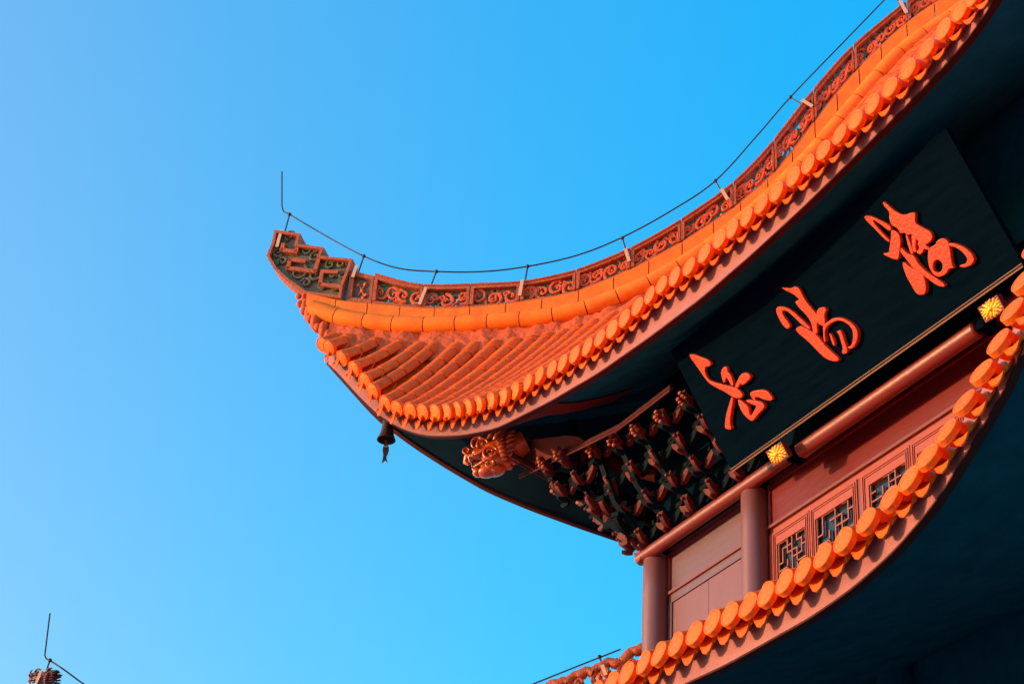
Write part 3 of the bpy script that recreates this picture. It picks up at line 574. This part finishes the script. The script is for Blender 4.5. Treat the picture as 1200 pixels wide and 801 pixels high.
for cs, cz, r, mi in ((-4.08, 5.93, .10, 1), (-4.20, 5.64, .10, 1), (-4.13, 5.45, .085, 1), (-3.86, 5.60, .09, 3), (-3.76, 5.46, .10, 1), (-3.93, 5.20, .15, 1), (-3.74, 5.12, .12, 1), (-3.58, 5.28, .085, 3), (-3.45, 5.27, .09, 1), (-3.53, 5.08, .07, 3), (-3.43, 5.06, .07, 1), (-3.62, 4.90, .09, 1), (-3.48, 4.86, .07, 1), (-3.83, 4.99, .09, 1)):
    for side in (1, -1):
        pts = spiral((0, 0), r, .02, 1.2*(1 if rnd.random() < .5 else -1), rnd.uniform(0, 6), 20)
        b.tube([RD(cs+a/1.414, cz+c_, side*.07) for a, c_ in pts], .024, 6, mi)
EO = b.build('stepped_ridge_ornament', [M['terra'], M['olive'], M['scroll'], M['green']], HR, 35)

# ------------------------------------------------------------------ lightning conductors
def conductor(wire, posts, label, strap=True, sm=True):
    t = tag(empty('lightning_conductor', tuple(RD(wire[0][0], wire[0][1]+H0))), label, 'lightning rod')
    b = MB(); b.tube([RD(s, z) for s, z in wire], .0115, 6); b.build('conductor_wire', M['steel'], t, 60)
    for a, c_ in posts:
        q = MB(); A = RD(*a); B = RD(*c_); mid = A.lerp(B, .42)
        q.tube([A, B], .012, 6); q.sphere(A, .03, 5); p = q.build('support_post', M['steel'], t, 60)
        if strap:
            q = MB(); q.bar(A.lerp(B, .55)+N_*.125, B+N_*.125, N_, .05, .012); q.build('strap', M['strap'], p)
    return t
def dense(W, lo):
    out = list(W[:lo]); Wt = W[lo-1:]
    for i in range(len(Wt)-1):
        p0 = Wt[max(i-1, 0)]; p1 = Wt[i]; p2 = Wt[i+1]; p3 = Wt[min(i+2, len(Wt)-1)]
        for k in range(1, 7):
            t = k/6; out.append(tuple(.5*((2*p1[c])+(-p0[c]+p2[c])*t+(2*p0[c]-5*p1[c]+4*p2[c]-p3[c])*t*t+(-p0[c]+3*p1[c]-3*p2[c]+p3[c])*t**3) for c in (0, 1)))
    return out
conductor(dense(WIRE, 4), [[POSTS[0][0], (POSTS[0][1][0]-.02, POSTS[0][1][1]-.30)]]+POSTS[1:], 'long lightning wire on posts along the upper roof ridge with an upright rod')
conductor(dense(LWIRE, 4), [[LPOST[0], (-6.045, -1.14)]], 'short upright lightning rod and sloping wire above the small beast head at bottom left', False)
conductor(RWIRE, [RPOST], 'short straight lightning wire over the cloud-shaped ridge beside the left corner column')

# ------------------------------------------------------------------ columns, beams, wall, windows
def column(x, y, z1=-.10, r=.176, z0=-2.6):
    b = MB(); secs = []
    for z, q in ((z0, r*1.02), (z1-.5, r), (z1-.02, r*.985), (z1, r*.93)):
        secs.append([(x+math.cos(2*PI*j/40)*q, y+math.sin(2*PI*j/40)*q, z) for j in range(40)])
    b.sweep(secs); return b.build('column', M['col'], TW, 40)
for x, y in ((0, 0), (2.172, 0), (7.03, 0), (9.2, 0), (0, 2.3), (0, 6.9), (0, 9.2), (9.2, 9.2), (9.2, 4.6)): column(x, y)
def cyl(name, a, c_, r, m_, parent, bev=.012, sz=1.0):
    b = MB(); a = Vector(a); c_ = Vector(c_); d = (c_-a).normalized()
    b.tube([a, a+d*bev, c_-d*bev, c_], [r-bev, r, r, r-bev], 32, ref=(0, 0, 1), sx=sz); return b.build(name, m_, parent, 40)
cyl('tie_beam', (-.21, -.13, -.045), (9.41, -.13, -.045), .088, M['beam'], TW)
cyl('tie_beam', (-.13, -.21, -.05), (-.13, 9.4, -.05), .088, M['beam'], TW)
b = MB(); b.bx(-.10, 9.3, -.05, .06, .035, .075); b.build('plate_beam', M['beam'], TW)
cyl('round_beam', (3.47, -.285, -.225), (6.58, -.285, -.225), .102, M['beam'], TW, .02)
for x0 in (3.30, 6.62):
    b = MB(); b.bx(x0, x0+.12, -.36, -.17, -.31, -.13); b.build('beam_hanger', M['lac'], TW)
# walls of the top storey (left bay, middle bay, right bay)
def bay(x0, x1, pm, wins):
    b = MB(); b.bx(x0, x1, .085, .13, -.63, .02)
    b.build('frieze_panel', pm, TW)
    b = MB()
    b.bx(x0, x1, .045, .13, -.672, -.632); b.bx(x0, x0+.045, .06, .13, -.6315, -.10); b.bx(x1-.045, x1, .06, .13, -.6315, -.10)
    b.bx(x0, x1, .06, .13, -.0995, -.06)
    b.build('frieze_moulding', M['beam'], TW)
    return
bay(.178, 1.994, M['pale'], 0)
b = MB(); b.bx(.178, 1.994, .075, .13, -.790, -.6735); b.bx(.178, .26, .07, .13, -2.5, -.7915); b.bx(1.93, 1.994, .07, .13, -2.5, -.7915); b.build('door_frame', M['pale'], TW)
for x0, x1 in ((.262, 1.052), (1.060, 1.928)):
    b = MB(); b.bx(x0, x1, .09, .13, -2.5, -.797); b.build('door_board', M['door'], TW)
b = MB(); b.bx(.2, 1.99, .131, .15, -2.5, -.5); b.build('wall_backing', M['edge'], TW)
bay(2.352, 6.85, M['wall'], 1)
bay(7.21, 9.02, M['pale'], 0)
b = MB(); b.bx(7.21, 9.02, .07, .13, -2.6, -.6735); b.build('wall_panel', M['door'], TW)
b = MB(); b.bx(.0, .05, .18, 9.0, -2.6, .02); b.bx(9.15, 9.2, .18, 9.0, -2.6, .02); b.bx(.2, 9.0, 9.1, 9.2, -2.6, .02); b.build('wall_panel', M['pale'], TW)
b = MB(); b.bx(2.352, 6.85, .09, .13, -.745, -.6735)
b.bx(2.352, 2.40, .07, .13, -2.5, -.7465); b.bx(6.78, 6.85, .07, .13, -2.5, -.7465)
b.build('window_header', M['frame'], TW)
def window(x0, x1, g0, g1, seed):
    t = empty('window', ((x0+x1)/2, .1, H0-1.6), TW)
    ft, gt, fb_, gb = -.748, -.930, -2.5, -2.3
    b = MB()
    b.bx(x0+.004, g0, .07, .13, fb_, ft); b.bx(g1, x1-.004, .07, .13, fb_, ft); b.bx(g0, g1, .07, .13, gt, ft-.0005); b.bx(g0, g1, .07, .13, fb_, gb)
    # raised beads
    for k, w_ in ((.028, .014), (.062, .010)):
        b.bx(x0+k, x0+k+w_, .058, .0695, fb_+.05, ft-k); b.bx(x1-k-w_, x1-k, .058, .0695, fb_+.05, ft-k); b.bx(x0+k+w_+.001, x1-k-w_-.001, .058, .0695, ft-k-w_, ft-k)
    b.build('frame', M['frame'], t)
    b = MB(); b.bx(g0, g1, .128, .136, gb, gt); b.build('glass', M['glass'], t)
    b = MB(); W_ = g1-g0; nx = 6; cx = W_/nx; ny = int((gt-gb)/cx); 
    def seg(i0, j0, i1, j1):
        xa, xb = g0+i0*cx, g0+i1*cx; za, zb = gt-j0*cx, gt-j1*cx; h = .0095
        if i0 == i1: b.bx(xa-h, xa+h, .085, .112, min(za, zb)-h, max(za, zb)+h)
        else: b.bx(min(xa, xb)-h+.0193, max(xa, xb)+h-.0193, .087, .110, za-h, za+h)
    b.bx(g0, g0+.02, .086, .111, gb, gt); b.bx(g1-.02, g1, .086, .111, gb, gt)
    for q in (3,): b.bx(g0+q*cx-.009, g0+q*cx+.009, .084, .113, gb, gt)
    for j in range(0, ny+1):
        o = (j+seed) % 4
        if o == 0: seg(0, j, 2, j); seg(4, j, 6, j); seg(2, j, 2, j+2) if j+2 <= ny else None; seg(4, j, 4, j+1) if j < ny else None
        elif o == 1: seg(1, j, 3, j); seg(4, j, 5, j); seg(1, j, 1, j+2) if j+2 <= ny else None; seg(5, j, 5, j+2) if j+2 <= ny else None
        elif o == 2: seg(2, j, 4, j); seg(5, j, 6, j); seg(4, j, 4, j+2) if j+2 <= ny else None
        else: seg(0, j, 1, j); seg(3, j, 5, j); seg(2, j, 2, j+1) if j < ny else None
    b.build('lattice', M['lattice'], t)
for k, (x0, x1, g0, g1) in enumerate([(2.402, 3.135, 2.50, 3.05), (3.145, 4.03, 3.245, 3.955), (4.10, 4.965, 4.235, 4.905), (4.975, 5.85, 5.08, 5.72), (5.86, 6.775, 5.97, 6.66)]): window(x0, x1, g0, g1, k)
b = MB(); b.bx(4.034, 4.096, .085, .13, -2.5, -.7465); b.build('window_post', M['beam'], TW)

# ------------------------------------------------------------------ bracket sets
def bracket_set(o, out, lift, seed, reach=4, kmin=0):
    out = Vector(out).normalized(); sd_ = UP.cross(out).normalized(); o = Vector(o); b = MB(); rnd = random.Random(seed)
    def crescent(c_, d, L, H, W, mi, up=1.0, bend=.9):       # curved, tapering arm with an upturned toe
        side = UP.cross(d).normalized(); secs = []
        for t in np.linspace(0, 1, 9):
            q = c_+d*(L*t)+UP*(up*H*bend*(t**2.2)-.02*math.sin(PI*t)); h = H*(1-.55*t)*(1 if t < .95 else .7)
            secs.append([q+side*W+UP*h*.8, q-side*W+UP*h*.8, q-side*W*.6-UP*h, q+side*W*.6-UP*h])
        b.sweep(secs, mi)
    for k in range(kmin, reach):
        y = .13+.245*k; z = .17+.245*k+lift*(k/3)**1.5
        c_ = o+out*y+UP*z; jit = rnd.uniform(-.01, .01)
        b.box(c_+UP*(.02+jit), (out*.075, sd_*.075, UP*.055), 0)
        for sg in (1, -1):
            d = (sd_*sg+out*.12).normalized()
            crescent(c_+d*.05+UP*.01, d, .24, .080, .050, 1 if (sg == (1 if k % 2 else -1)) else 0)
            b.box(c_+d*.25+UP*.12, (out*.058, sd_*.058, UP*.034), 0)
        crescent(c_+out*.04-UP*.035, (out+sd_*rnd.uniform(-.2, .35)).normalized(), .19, .080, .045, 1, 1.0, 1.0)       # beak
        crescent(c_+out*.02-UP*.13, (out+sd_*rnd.uniform(-.25, .25)).normalized(), .15, .045, .03, 0 if k % 2 else 1, -.4)
        for j in range(3): b.sphere(c_+out*(.17+.035*j)+UP*(.055-.02*j)+sd_*.03*(j-1), (.03, .02, .024), 5, 1)
        if k == reach-1:
            for j in range(6): b.sphere(c_+out*(.20+.035*(j % 3))+UP*(-.09+.022*j)+sd_*rnd.uniform(-.035, .035), (.036, .024, .028), 6, 2)
    if kmin == 0: b.sweep([[o+out*a+UP*(z_+.05)+sd_*.045, o+out*a+UP*(z_+.05)-sd_*.045, o+out*a+UP*(z_-.07)-sd_*.045, o+out*a+UP*(z_-.07)+sd_*.045] for a, z_ in ((.0, .10), (.35, .30), (.7, .60), (.95, .88+lift))], 0)
    return b.build('bracket_set', [M['teal'], M['bracket'], M['bracket_tip']], TW, 35)
for i, x in enumerate((.02, .56, 1.1, 1.64, 2.18, 8.62, 9.15)):
    q = min(x, 9.2-x); bracket_set((x, 0, 0), (0, -1, 0), max(0, .30-.2*q), i)
for i, y in enumerate((.02, .56, 1.1, 1.64, 2.18)): bracket_set((0, y, 0), (-1, 0, 0), max(0, .30-.2*y), i+20)
bracket_set((0, 0, 0), (-1, -1, 0), .45, 40, 5); bracket_set((-.30, -.0, .1), (-.4, -1, 0), .38, 41); bracket_set((0, -.30, .1), (-1, -.4, 0), .38, 42)
for i, (q, km, L) in enumerate(((-.42, 2, .10), (-.84, 3, .13))):
    bracket_set((q, 0, 0), (0, -1, 0), L, 50+i, 5, km); bracket_set((0, q, 0), (-1, 0, 0), L, 60+i, 5, km)
# eave purlins
def purlin(k, x0, x1):
    b = MB(); P = []
    for x in np.linspace(x0, x1, 20):
        z = float(np.interp(x, [-1.64, .93, 4.6, 8.2, 10.8], [1.54, 1.05, 1.0, 1.05, 1.54])); P.append(side_map(k, (x, -1.2, z)))
    b.tube(P, .038, 12); b.build('eave_purlin', M['edge'], TW, 40)
    b = MB(); b.tube([Vector(p)-UP*.062-Vector(side_map(k, (0, .03, 0))) for p in P], .012, 6)
    b.build('purlin_bead', M['bracket'], TW, 60)
    if k == 0 and x0 < 0:
        b = MB(); secs = []
        for x in np.linspace(-1.50, .1, 12):
            z = float(np.interp(x, [-1.64, .93], [1.54, 1.05])); hh = float(np.interp(x, [-1.5, -.2, .1], [.46, .16, .05])); secs.append([(x, -1.21, z+.03), (x-.03, -1.31, z+.03+hh), (x-.03, -1.29, z+.03+hh), (x, -1.19, z+.03)])
        b.sweep(secs); b.build('sunlit_patch_board', M['eaveboard'], TW, 40)  # added board, tapered to the outline of the sunlit patch
purlin(0, -1.6, 2.12); purlin(1, -1.6, 8.2)

# ------------------------------------------------------------------ carved dragon head on the corner beam
def dragon(c, f, scale, m_, name, parent, horns=True):
    f = Vector(f).normalized(); s = UP.cross(f).normalized(); u = f.cross(s).normalized(); c = Vector(c); b = MB(); rnd = random.Random(11)
    def P(a, h, w_=0): return c+(f*a+u*h+s*w_)*scale
    def S(a, h, w_, ra, rw, rh, n=10): b.sphere(P(a, h, w_), Vector((ra, rw, rh))*scale, n, ax=(f, s, u))
    def T(pts, r, n=8): b.tube([P(*p) for p in pts], [q*scale for q in r] if hasattr(r, '__len__') else r*scale, n)
    def ring(a, h, w_, R, r, t0=0., t1=6.283, n=20, grow=0.):
        T([(a+(R+grow*k/n)*math.cos(t0+(t1-t0)*k/n), h+(R+grow*k/n)*math.sin(t0+(t1-t0)*k/n), w_+.0*k) for k in range(n+1)], [r*(1-.45*k/n) for k in range(n+1)])
    S(-.06, .05, 0, .22, .17, .19, 12); S(-.10, -.07, 0, .20, .19, .18, 12)     # skull and cheek
    S(.14, .09, 0, .17, .115, .085); S(.29, .11, 0, .09, .10, .085)              # muzzle and nose
    T([(.34, .07, 0), (.37, .0, 0), (.33, -.05, 0)], [.06, .045, .02])           # upper lip
    S(.06, -.23, 0, .17, .12, .085); S(.21, -.215, 0, .08, .09, .06); S(-.06, -.22, 0, .14, .13, .10)   # lower jaw and chin
    T([(.24, -.18, 0), (.29, -.12, 0)], [.04, .012]); T([(-.02, -.13, 0), (.10, -.15, 0), (.18, -.09, 0)], [.05, .04, .012])
    T([(-.14, .02, 0), (-.36, .07, 0), (-.52, .12, 0)] if horns else [(-.14, .0, 0), (-.22, -.03, 0), (-.32, -.12, 0)], [.20, .185, .17] if horns else [.17, .14, .10], 14)    # neck swelling into the beam
    for g in (1, -1):
        S(.33, .15, .06*g, .05, .04, .05, 8); ring(.33, .13, .095*g, .045, .017, -1.5, 4.2, 14)
        S(.075, .155, .10*g, .055, .05, .055, 9); ring(.075, .155, .135*g, .075, .026, -.5, 3.9, 16)            # eye and lid
        ring(.15, .225, .085*g, .075, .032, 3.4, -.9, 16, .02)                                                       # brow scroll
        ring(-.03, -.035, .165*g, .095, .034, -2.6, 3.0, 22); ring(-.03, -.035, .18*g, .04, .022, 0, 5.5, 14)        # corner of the mouth
        T([(.29, .035, .085*g), (.17, .015, .12*g), (.08, .03, .15*g), (.03, .06, .165*g)], [.022, .028, .03, .03])   # upper lip roll
        T([(.25, -.15, .07*g), (.13, -.15, .12*g), (.05, -.12, .15*g), (.0, -.12, .165*g)], [.02, .026, .03, .028])
        ring(.0, -.19, .135*g, .06, .025, 1.2, 6.6, 16)                                                               # jowl curl
        T([(.30, .03, .07*g), (.305, -.06, .07*g)], [.024, .004], 6); T([(.20, -.15, .07*g), (.21, -.09, .07*g)], [.018, .004], 6)
        if horns: T([(.0, .22, .07*g), (-.07, .33, .09*g), (-.18, .42, .11*g), (-.30, .55, .12*g)], [.045, .034, .026, .008]); T([(-.13, .38, .10*g), (-.13, .47, .12*g), (-.19, .54, .13*g)], [.022, .018, .006])
        if not horns:
            T([(.33, .14, .05*g), (.38, .24, .06*g), (.33, .30, .07*g)], [.035, .028, .010]); T([(.20, .15, .06*g), (.23, .25, .07*g), (.18, .31, .08*g)], [.035, .026, .010]); T([(-.05, .15, .1*g), (-.25, .20, .13*g), (-.44, .26, .14*g)], [.07, .075, .010])
        T([(-.10, .18, .13*g), (-.19, .27, .19*g), (-.31, .30, .21*g)], [.03, .05, .008])                              # ear
        for k in range(15):                                                                                            # ruff of short curls
            t = -1.75+3.5*k/14; R = .215
            y, z = .0+R*math.cos(t), .02-R*math.sin(t)*1.0
            T([(-.17+.02*math.cos(k), z, y*g), (-.225, z*1.16+.01, y*1.14*g), (-.27, z*1.15+.02, y*1.10*g)], [.034, .030, .008], 6)
        for k in range(11):
            t = -1.6+3.2*k/10; T([(-.27, -.20*math.sin(t)+.05, .19*math.cos(t)*g), (-.35, -.235*math.sin(t)+.07, .215*math.cos(t)*g), (-.41, -.22*math.sin(t)+.08, .205*math.cos(t)*g)], [.028, .026, .006], 6)
    return b.build(name, m_, parent, 60)
dragon(RD(-1.66, 1.70, .0), (-1, -1, -.22), .98, M['dragon'], 'dragon_head', TW)
b = MB(); b.tube([RD(-1.2, 1.75), RD(-.6, 1.5), RD(0, 1.2)], [.12, .12, .12], 10); b.build('corner_beam', M['eaveboard'], TW, 50)
b = MB()      # small carved lotus block further out on the corner beam
b.tube([RD(-2.15, 2.15, .05), RD(-2.12, 2.3, .05), RD(-2.1, 2.5, .03)], [.03, .09, .05], 10); b.tube([RD(-2.02, 2.05, .10), RD(-1.93, 2.18, .12), RD(-1.85, 2.28, .12)], [.03, .05, .03], 8)
b.tube([RD(-2.45, 2.52, .12), RD(-2.32, 2.56, .16), RD(-2.2, 2.6, .16)], [.02, .05, .02], 8)
b.build('carved_lotus', M['bracket'], TW, 50)

# ------------------------------------------------------------------ wind bell
WB = tag(empty('wind_bell', tuple(RD(-2.765, 2.56+H0))), 'dark bronze bell with flat fish beneath it, hanging under the upswept roof corner', 'bell')
bc = RD(-2.765, 2.43); b = MB(); secs = []
prof = [(.035, .04), (.065, .03), (.075, 0), (.082, -.08), (.092, -.17), (.108, -.24), (.130, -.290), (.134, -.305), (.120, -.305), (.095, -.24), (.07, -.06), (.03, -.02)]
for r, h in prof: secs.append([bc+Vector((r*math.cos(2*PI*j/28), r*math.sin(2*PI*j/28), h)) for j in range(28)])
b.sweep(secs); b.build('bell_body', M['bronze'], WB, 40)
b = MB(); b.tube([bc+UP*.03, bc+UP*.55], .010, 6); b.tube([bc+UP*.02, bc-UP*.36], .006, 6); b.build('hanging_rod', M['bronze'], WB, 60)
b = MB(); fc = bc-UP*.47; rx = right.copy(); rx.z = 0; rx.normalize(); fn = rx.cross(UP).normalized()
outl = [(0, .13), (.022, .10), (.048, .05), (.052, 0), (.042, -.06), (.026, -.11), (.034, -.15), (.055, -.20), (.012, -.165), (-.030, -.215), (-.022, -.14), (-.020, -.08), (-.034, -.02), (-.036, .04), (-.024, .09)]
k = len(outl); vs = [fc+rx*x+UP*z+fn*.008 for x, z in outl]+[fc+rx*x+UP*z-fn*.008 for x, z in outl]
b.add(vs, [tuple(range(k)), tuple(range(k, 2*k))[::-1]]+[(i, (i+1) % k, k+(i+1) % k, k+i) for i in range(k)])
b.bar(fc+rx*-.03+UP*.055, fc+rx*.035+UP*.055, fn, .014, .022, 1)
b.build('fish_clapper', [M['bronze'], M['strap']], WB)

# ------------------------------------------------------------------ name board
PT = math.radians(33); PU = Vector((0, -math.sin(PT), math.cos(PT))); PN = Vector((0, -math.cos(PT), -math.sin(PT))); PB = Vector((0, -.60, BZ))
def BP(x, v, d=0): return Vector((x, 0, 0))+PB+PU*v+PN*d
NB = tag(empty('name_board', tuple(BP(4.77, 0)+UP*H0)), 'long black board leaning forward under the eave with three large orange calligraphy characters', 'sign board')
X0, X1, VT = 2.53, 7.63, 1.66
b = MB(); b.box(BP((X0+X1)/2, VT/2, -.04), (Vector(((X1-X0)/2, 0, 0)), PU*VT/2, PN*.037)); b.build('board', M['lac'], NB)
b = MB()
for v0, v1, d in ((-.012, .006, .012), (.022, .034, .006)): b.box(BP((X0+X1)/2, (v0+v1)/2, d/2), (Vector(((X1-X0)/2, 0, 0)), PU*(v1-v0)/2, PN*(d/2+.002)))
b.build('edge_strip', M['strip'], NB)
def chaikin(p, it=2):
    for _ in range(it):
        q = []
        for i in range(len(p)):
            a = Vector(p[i]); c_ = Vector(p[(i+1) % len(p)]); q += [a*.78+c_*.22, a*.22+c_*.78]
        p = q
    return p
def glyph(strokes, hole=None):
    V_ = []; F_ = []
    for i, st in enumerate(strokes):
        cu = bpy.data.curves.new('glyph', 'CURVE'); cu.dimensions = '2D'; cu.fill_mode = 'BOTH'; cu.extrude = .014+.0017*(i % 5); cu.bevel_depth = .009; cu.bevel_resolution = 2; cu.offset = -.011
        loops = [st]
        if hole and i == 7: loops.append(hole)
        for lp in loops:
            pts = chaikin([Vector(q) for q in lp]); sp = cu.splines.new('POLY'); sp.points.add(len(pts)-1); sp.use_cyclic_u = True
            for k_, q in enumerate(pts): sp.points[k_].co = (q[0], q[1], 0, 1)
        o = bpy.data.objects.new('glyph', cu); C.objects.link(o); dg = bpy.context.evaluated_depsgraph_get()
        me = bpy.data.meshes.new_from_object(o.evaluated_get(dg)); base = len(V_)
        V_ += [BP(v.co.x, v.co.y, .024+v.co.z) for v in me.vertices]; F_ += [tuple(base+a for a in p.vertices) for p in me.polygons]
        bpy.data.objects.remove(o); bpy.data.meshes.remove(me)
    b = MB(); b.add(V_, F_); return b.build('character', M['letter'], NB, 40)
glyph(L1); glyph(L2); glyph(L3, HOLE)
def medallion(xa, xb, va, vb):
    b = MB(); cx, cv = (xa+xb)/2, (va+vb)/2; hx, hv = (xb-xa)/2, (va-vb)/2; X = Vector((1, 0, 0))
    b.box(BP(cx, cv, .02), (X*hx, PU*hv, PN*.03))
    for s_ in (1, -1):
        b.box(BP(cx, cv+s_*(hv-.010), .058), (X*hx, PU*.009, PN*.0075)); b.box(BP(cx+s_*(hx-.010), cv, .057), (X*.009, PU*(hv-.020), PN*.0065))
    o = b.build('medallion', M['beam'], NB)
    b = MB(); ax = (X, PU, PN)
    b.sphere(BP(cx, cv, .075), (hx*.25, hv*.28, .030), 8, ax=ax)
    rnd = random.Random(int(cx*10))
    for ring, (n_, rr, sz) in enumerate(((7, .40, .30), (11, .66, .27), (17, .86, .20))):
        for j in range(n_):
            t = 2*PI*j/n_+ring*.3; k_ = 1/max(abs(math.cos(t)), abs(math.sin(t)), .75) if ring == 2 else 1
            pc = BP(cx+hx*rr*math.cos(t)*min(k_, 1.2)*.92, cv+hv*rr*math.sin(t)*min(k_, 1.2)*.9, .062-.006*ring)
            d = (X*math.cos(t)*hx+PU*math.sin(t)*hv).normalized(); e = PN.cross(d)
            b.sphere(pc, (hx*sz*1.05, hx*sz*.42, .024), 6, ax=(d, e, (PN+d*rnd.uniform(-.3, .3)).normalized()))
    b.build('gilt_flower', M['gold'], o, 50)
medallion(3.242, 3.540, -.056, -.252); medallion(6.918, 7.214, -.100, -.275)

# ------------------------------------------------------------------ lower roof
LD = [(-6.3, -6.3, -1.75), (-5.4, -5.3, -2.3), (-4.2, -4.5, -2.9), (-3, -3.85, -3.35), (-1.5, -3.3, -3.75), (0, -3.02, -3.98), (2, -3.0, -4.03)] + ldisc + [(11.2, -3.80, -2.9), (12, -4.2, -2.4), (13, -4.7, -1.8), (14.2, -5.2, -1.0)]
LD = smoothtab(LD, win=.7)
LF = smoothtab([(-6.1, -6.1, -2.05), (-5.3, -5.1, -2.62), (-4.2, -4.28, -3.2), (-3, -3.62, -3.65), (-1.5, -3.05, -4.05), (0, -2.78, -4.27), (2, -2.75, -4.30)] + lfas + [(10.4, -3.15, -3.35), (11.2, -3.55, -3.05), (12, -3.95, -2.65), (13, -4.45, -2.1), (14.1, -5.0, -1.3)], win=.7)
LH = [(-6.3, -1.75), (-5.5, -2.25), (-4.5, -2.75), (-3, -3.0), (-2, -2.75), (-1, -2.2), (0, -1.62), (9.2, -1.62), (10.5, -1.9), (12, -1.9), (14.2, -1.0)]
def lend(x): return x if x < 0 else (0. if x <= 9.2 else -(x-9.2))
def LY(x): return I(LD, x, 1)
def LZ(x): return I(LD, x, 2)
def lroofz(x, y):
    e = LY(x); t = min(max((y-e)/max(lend(x)-e, 1e-3), 0), 1); t = t*(.55+.45*t); a = LZ(x)-.055; curl = float(np.interp(x, [7.4, 8.4, 10.2, 11.5], [.02, .14, .22, .22]))
    return a+(I(LH, x)-a)*t-curl*(1-math.exp(-(y-e)/.35))
LR = empty('lower_roof', (4.6, -1, H0-3.5), TW)
rows = []
for x in np.arange(-6.2, 13.9, .2):
    e = LY(x)+.16; q = lend(x); rows.append([(x, e+(q-e)*j/8, lroofz(x, e+(q-e)*j/8)-.03) for j in range(9)])
b = MB(); b.slab(rows, -.05)
rows2 = []
for x in np.arange(-6.2, 9.3, .3):
    e = LY(min(x, 2))+.02; q = min(x, 0.); rows2.append([(e+(q-e)*j/8, x, lroofz(min(x, 2), e+(q-e)*j/8 if x < 0 else e+(0-e)*j/8)-.03) for j in range(9)])
b.slab(rows2, -.10); b.build('roof_bed', M['tile'], LR, 40)
LX = [4.079-.285*k for k in range(9, 0, -1)] + [a for a, _, _ in ldisc]
while LX[-1] < 12.6: LX.append(LX[-1]+.285)
eave_set(LX, 0, LR, LY, LZ, lroofz, lambda x: lend(x)-.02, .131, ((0, -.24), (7.5, -.24), (9.5, -.48), (12, -.5)))
fascia(LF, 'fascia_board', .32, 0, TW)
b = MB(); rows = []
for t in LF[::4]:
    x, y, z = t; q = lend(x); zi = I([(-6.1, -2.0), (-3, -3.4), (0, -3.3), (6, -3.4), (8, -3.65), (9.2, -3.8), (11, -3.4), (14.1, -1.5)], x)
    rows.append([(x, y+.03+(q-y-.03)*j/6, z+.004+(zi-z)*(j/6)) for j in range(7)])
b.grid(rows)
b.grid([[(x[1], x[0], x[2]) for x in r] for r in rows if r[0][0] < 9.2])
b.build('soffit', M['soffit'], TW, 40)
# lower hip ridge with cloud-shaped crest and beast head
LHR = empty('lower_hip_ridge', tuple(RD(-3, H0-2.6)), TW)
HRT = [(-6.05, -1.60), (-5.5, -2.0), (-4.5, -2.5), (-3, -2.75), (-2, -2.5), (-1, -2.02), (-.5, -1.80), (-.10, -1.60)]
def lrt(s): return I(HRT, s)
b = MB(); secs = []
for s in np.arange(-6.05, -.12, .08):
    z = lrt(s); secs.append([RD(s, z+.13*math.sin(2*PI*j/14)-.16, .15*math.cos(2*PI*j/14)) for j in range(14)])
b.sweep(secs)
b.sweep([[RD(s, lrt(s)-.45, .2), RD(s, lrt(s)-.1, .13), RD(s, lrt(s)-.1, -.13), RD(s, lrt(s)-.45, -.2)] for s in np.arange(-6.05, -.12, .1)])
b.build('round_course', M['ridge'], LHR, 40)
b = MB(); i = 0
LT = [(-5.8, -1.45)] + [(-5, -2.05), (-3.5, -2.45), (-2.2, -2.3), (-1.3, -1.95)] + LRIDGE
s = -5.6; seedr = random.Random(3)
while s < -.2:
    zb = lrt(s)-.02; zt = I(LT, s); h = max(.16, zt-zb)
    # undulating cloud band with open scrolls under it
    a = s; e = s+.24
    pts = [RD(a+(e-a)*t, I(LT, a+(e-a)*t)-.05+.045*math.sin(PI*t), 0) for t in np.linspace(0, 1, 8)]
    pts = [p+UP*.022*math.sin(i*2.1+q*1.9) for q, p in enumerate(pts)]
    b.tube(pts, [.058+.018*abs(math.sin(q*.95+i)) for q in range(8)], 9, 0, sx=1.0)
    b.tube([RD(a+.12+.045*math.cos(t)/1.414, zb+h-.10+.05*math.sin(t), .075) for t in np.linspace(0, 5.2, 14)], .020, 6)
    c_ = (a+.10, zb+h*.42); r = min(.10, h*.40)
    pts = spiral((0, 0), r, .02, 1.15*(1 if i % 2 else -1), seedr.uniform(0, 6), 22)
    b.tube([RD(c_[0]+p_/1.414, c_[1]+q_, 0) for p_, q_ in pts], .045, 8, 0)
    b.tube([RD(a+.02, zb-.03), RD(a-.01, zb+h*.5), RD(a+.03, zb+h-.06)], .035, 7, 0)
    s = e; i += 1
b.build('cloud_crest', M['crest'], LHR, 50)
bh = dragon(RD(-6.06, -1.27), (-1, -1, .12), .54, M['beast'], 'beast_head', LHR, False)
b = MB(); b.bar(RD(-6.045, -1.155, .12), RD(-6.12, -1.62, .12), N_, .042, .012); b.build('strap', M['strap'], bh)
b = MB(); b.tube([RD(-6.0, -1.45), RD(-5.95, -1.7), RD(-6.0, -1.9)], [.12, .14, .16], 10); b.build('beast_neck', M['beast'], LHR, 50)

# ------------------------------------------------------------------ storeys beneath; wall and columns take the soffit tone to paint in shade
b = MB(); b.bx(.1, 9.1, .1, 9.1, -H0, -2.62); b.build('lower_storey', M['soffit'], TW)
for x in (0, 2.3, 4.6, 6.9, 9.2):
    q = MB(); q.tube([(x, -.0, -H0), (x, 0, -3.0)], .2, 24, ref=(1, 0, 0)); q.build('column', M['soffit'], TW, 40)
b = MB(); b.bx(-4, 13, -4, 13, -H0, -H0+.45); b.build('plinth', M['ground'], TW)
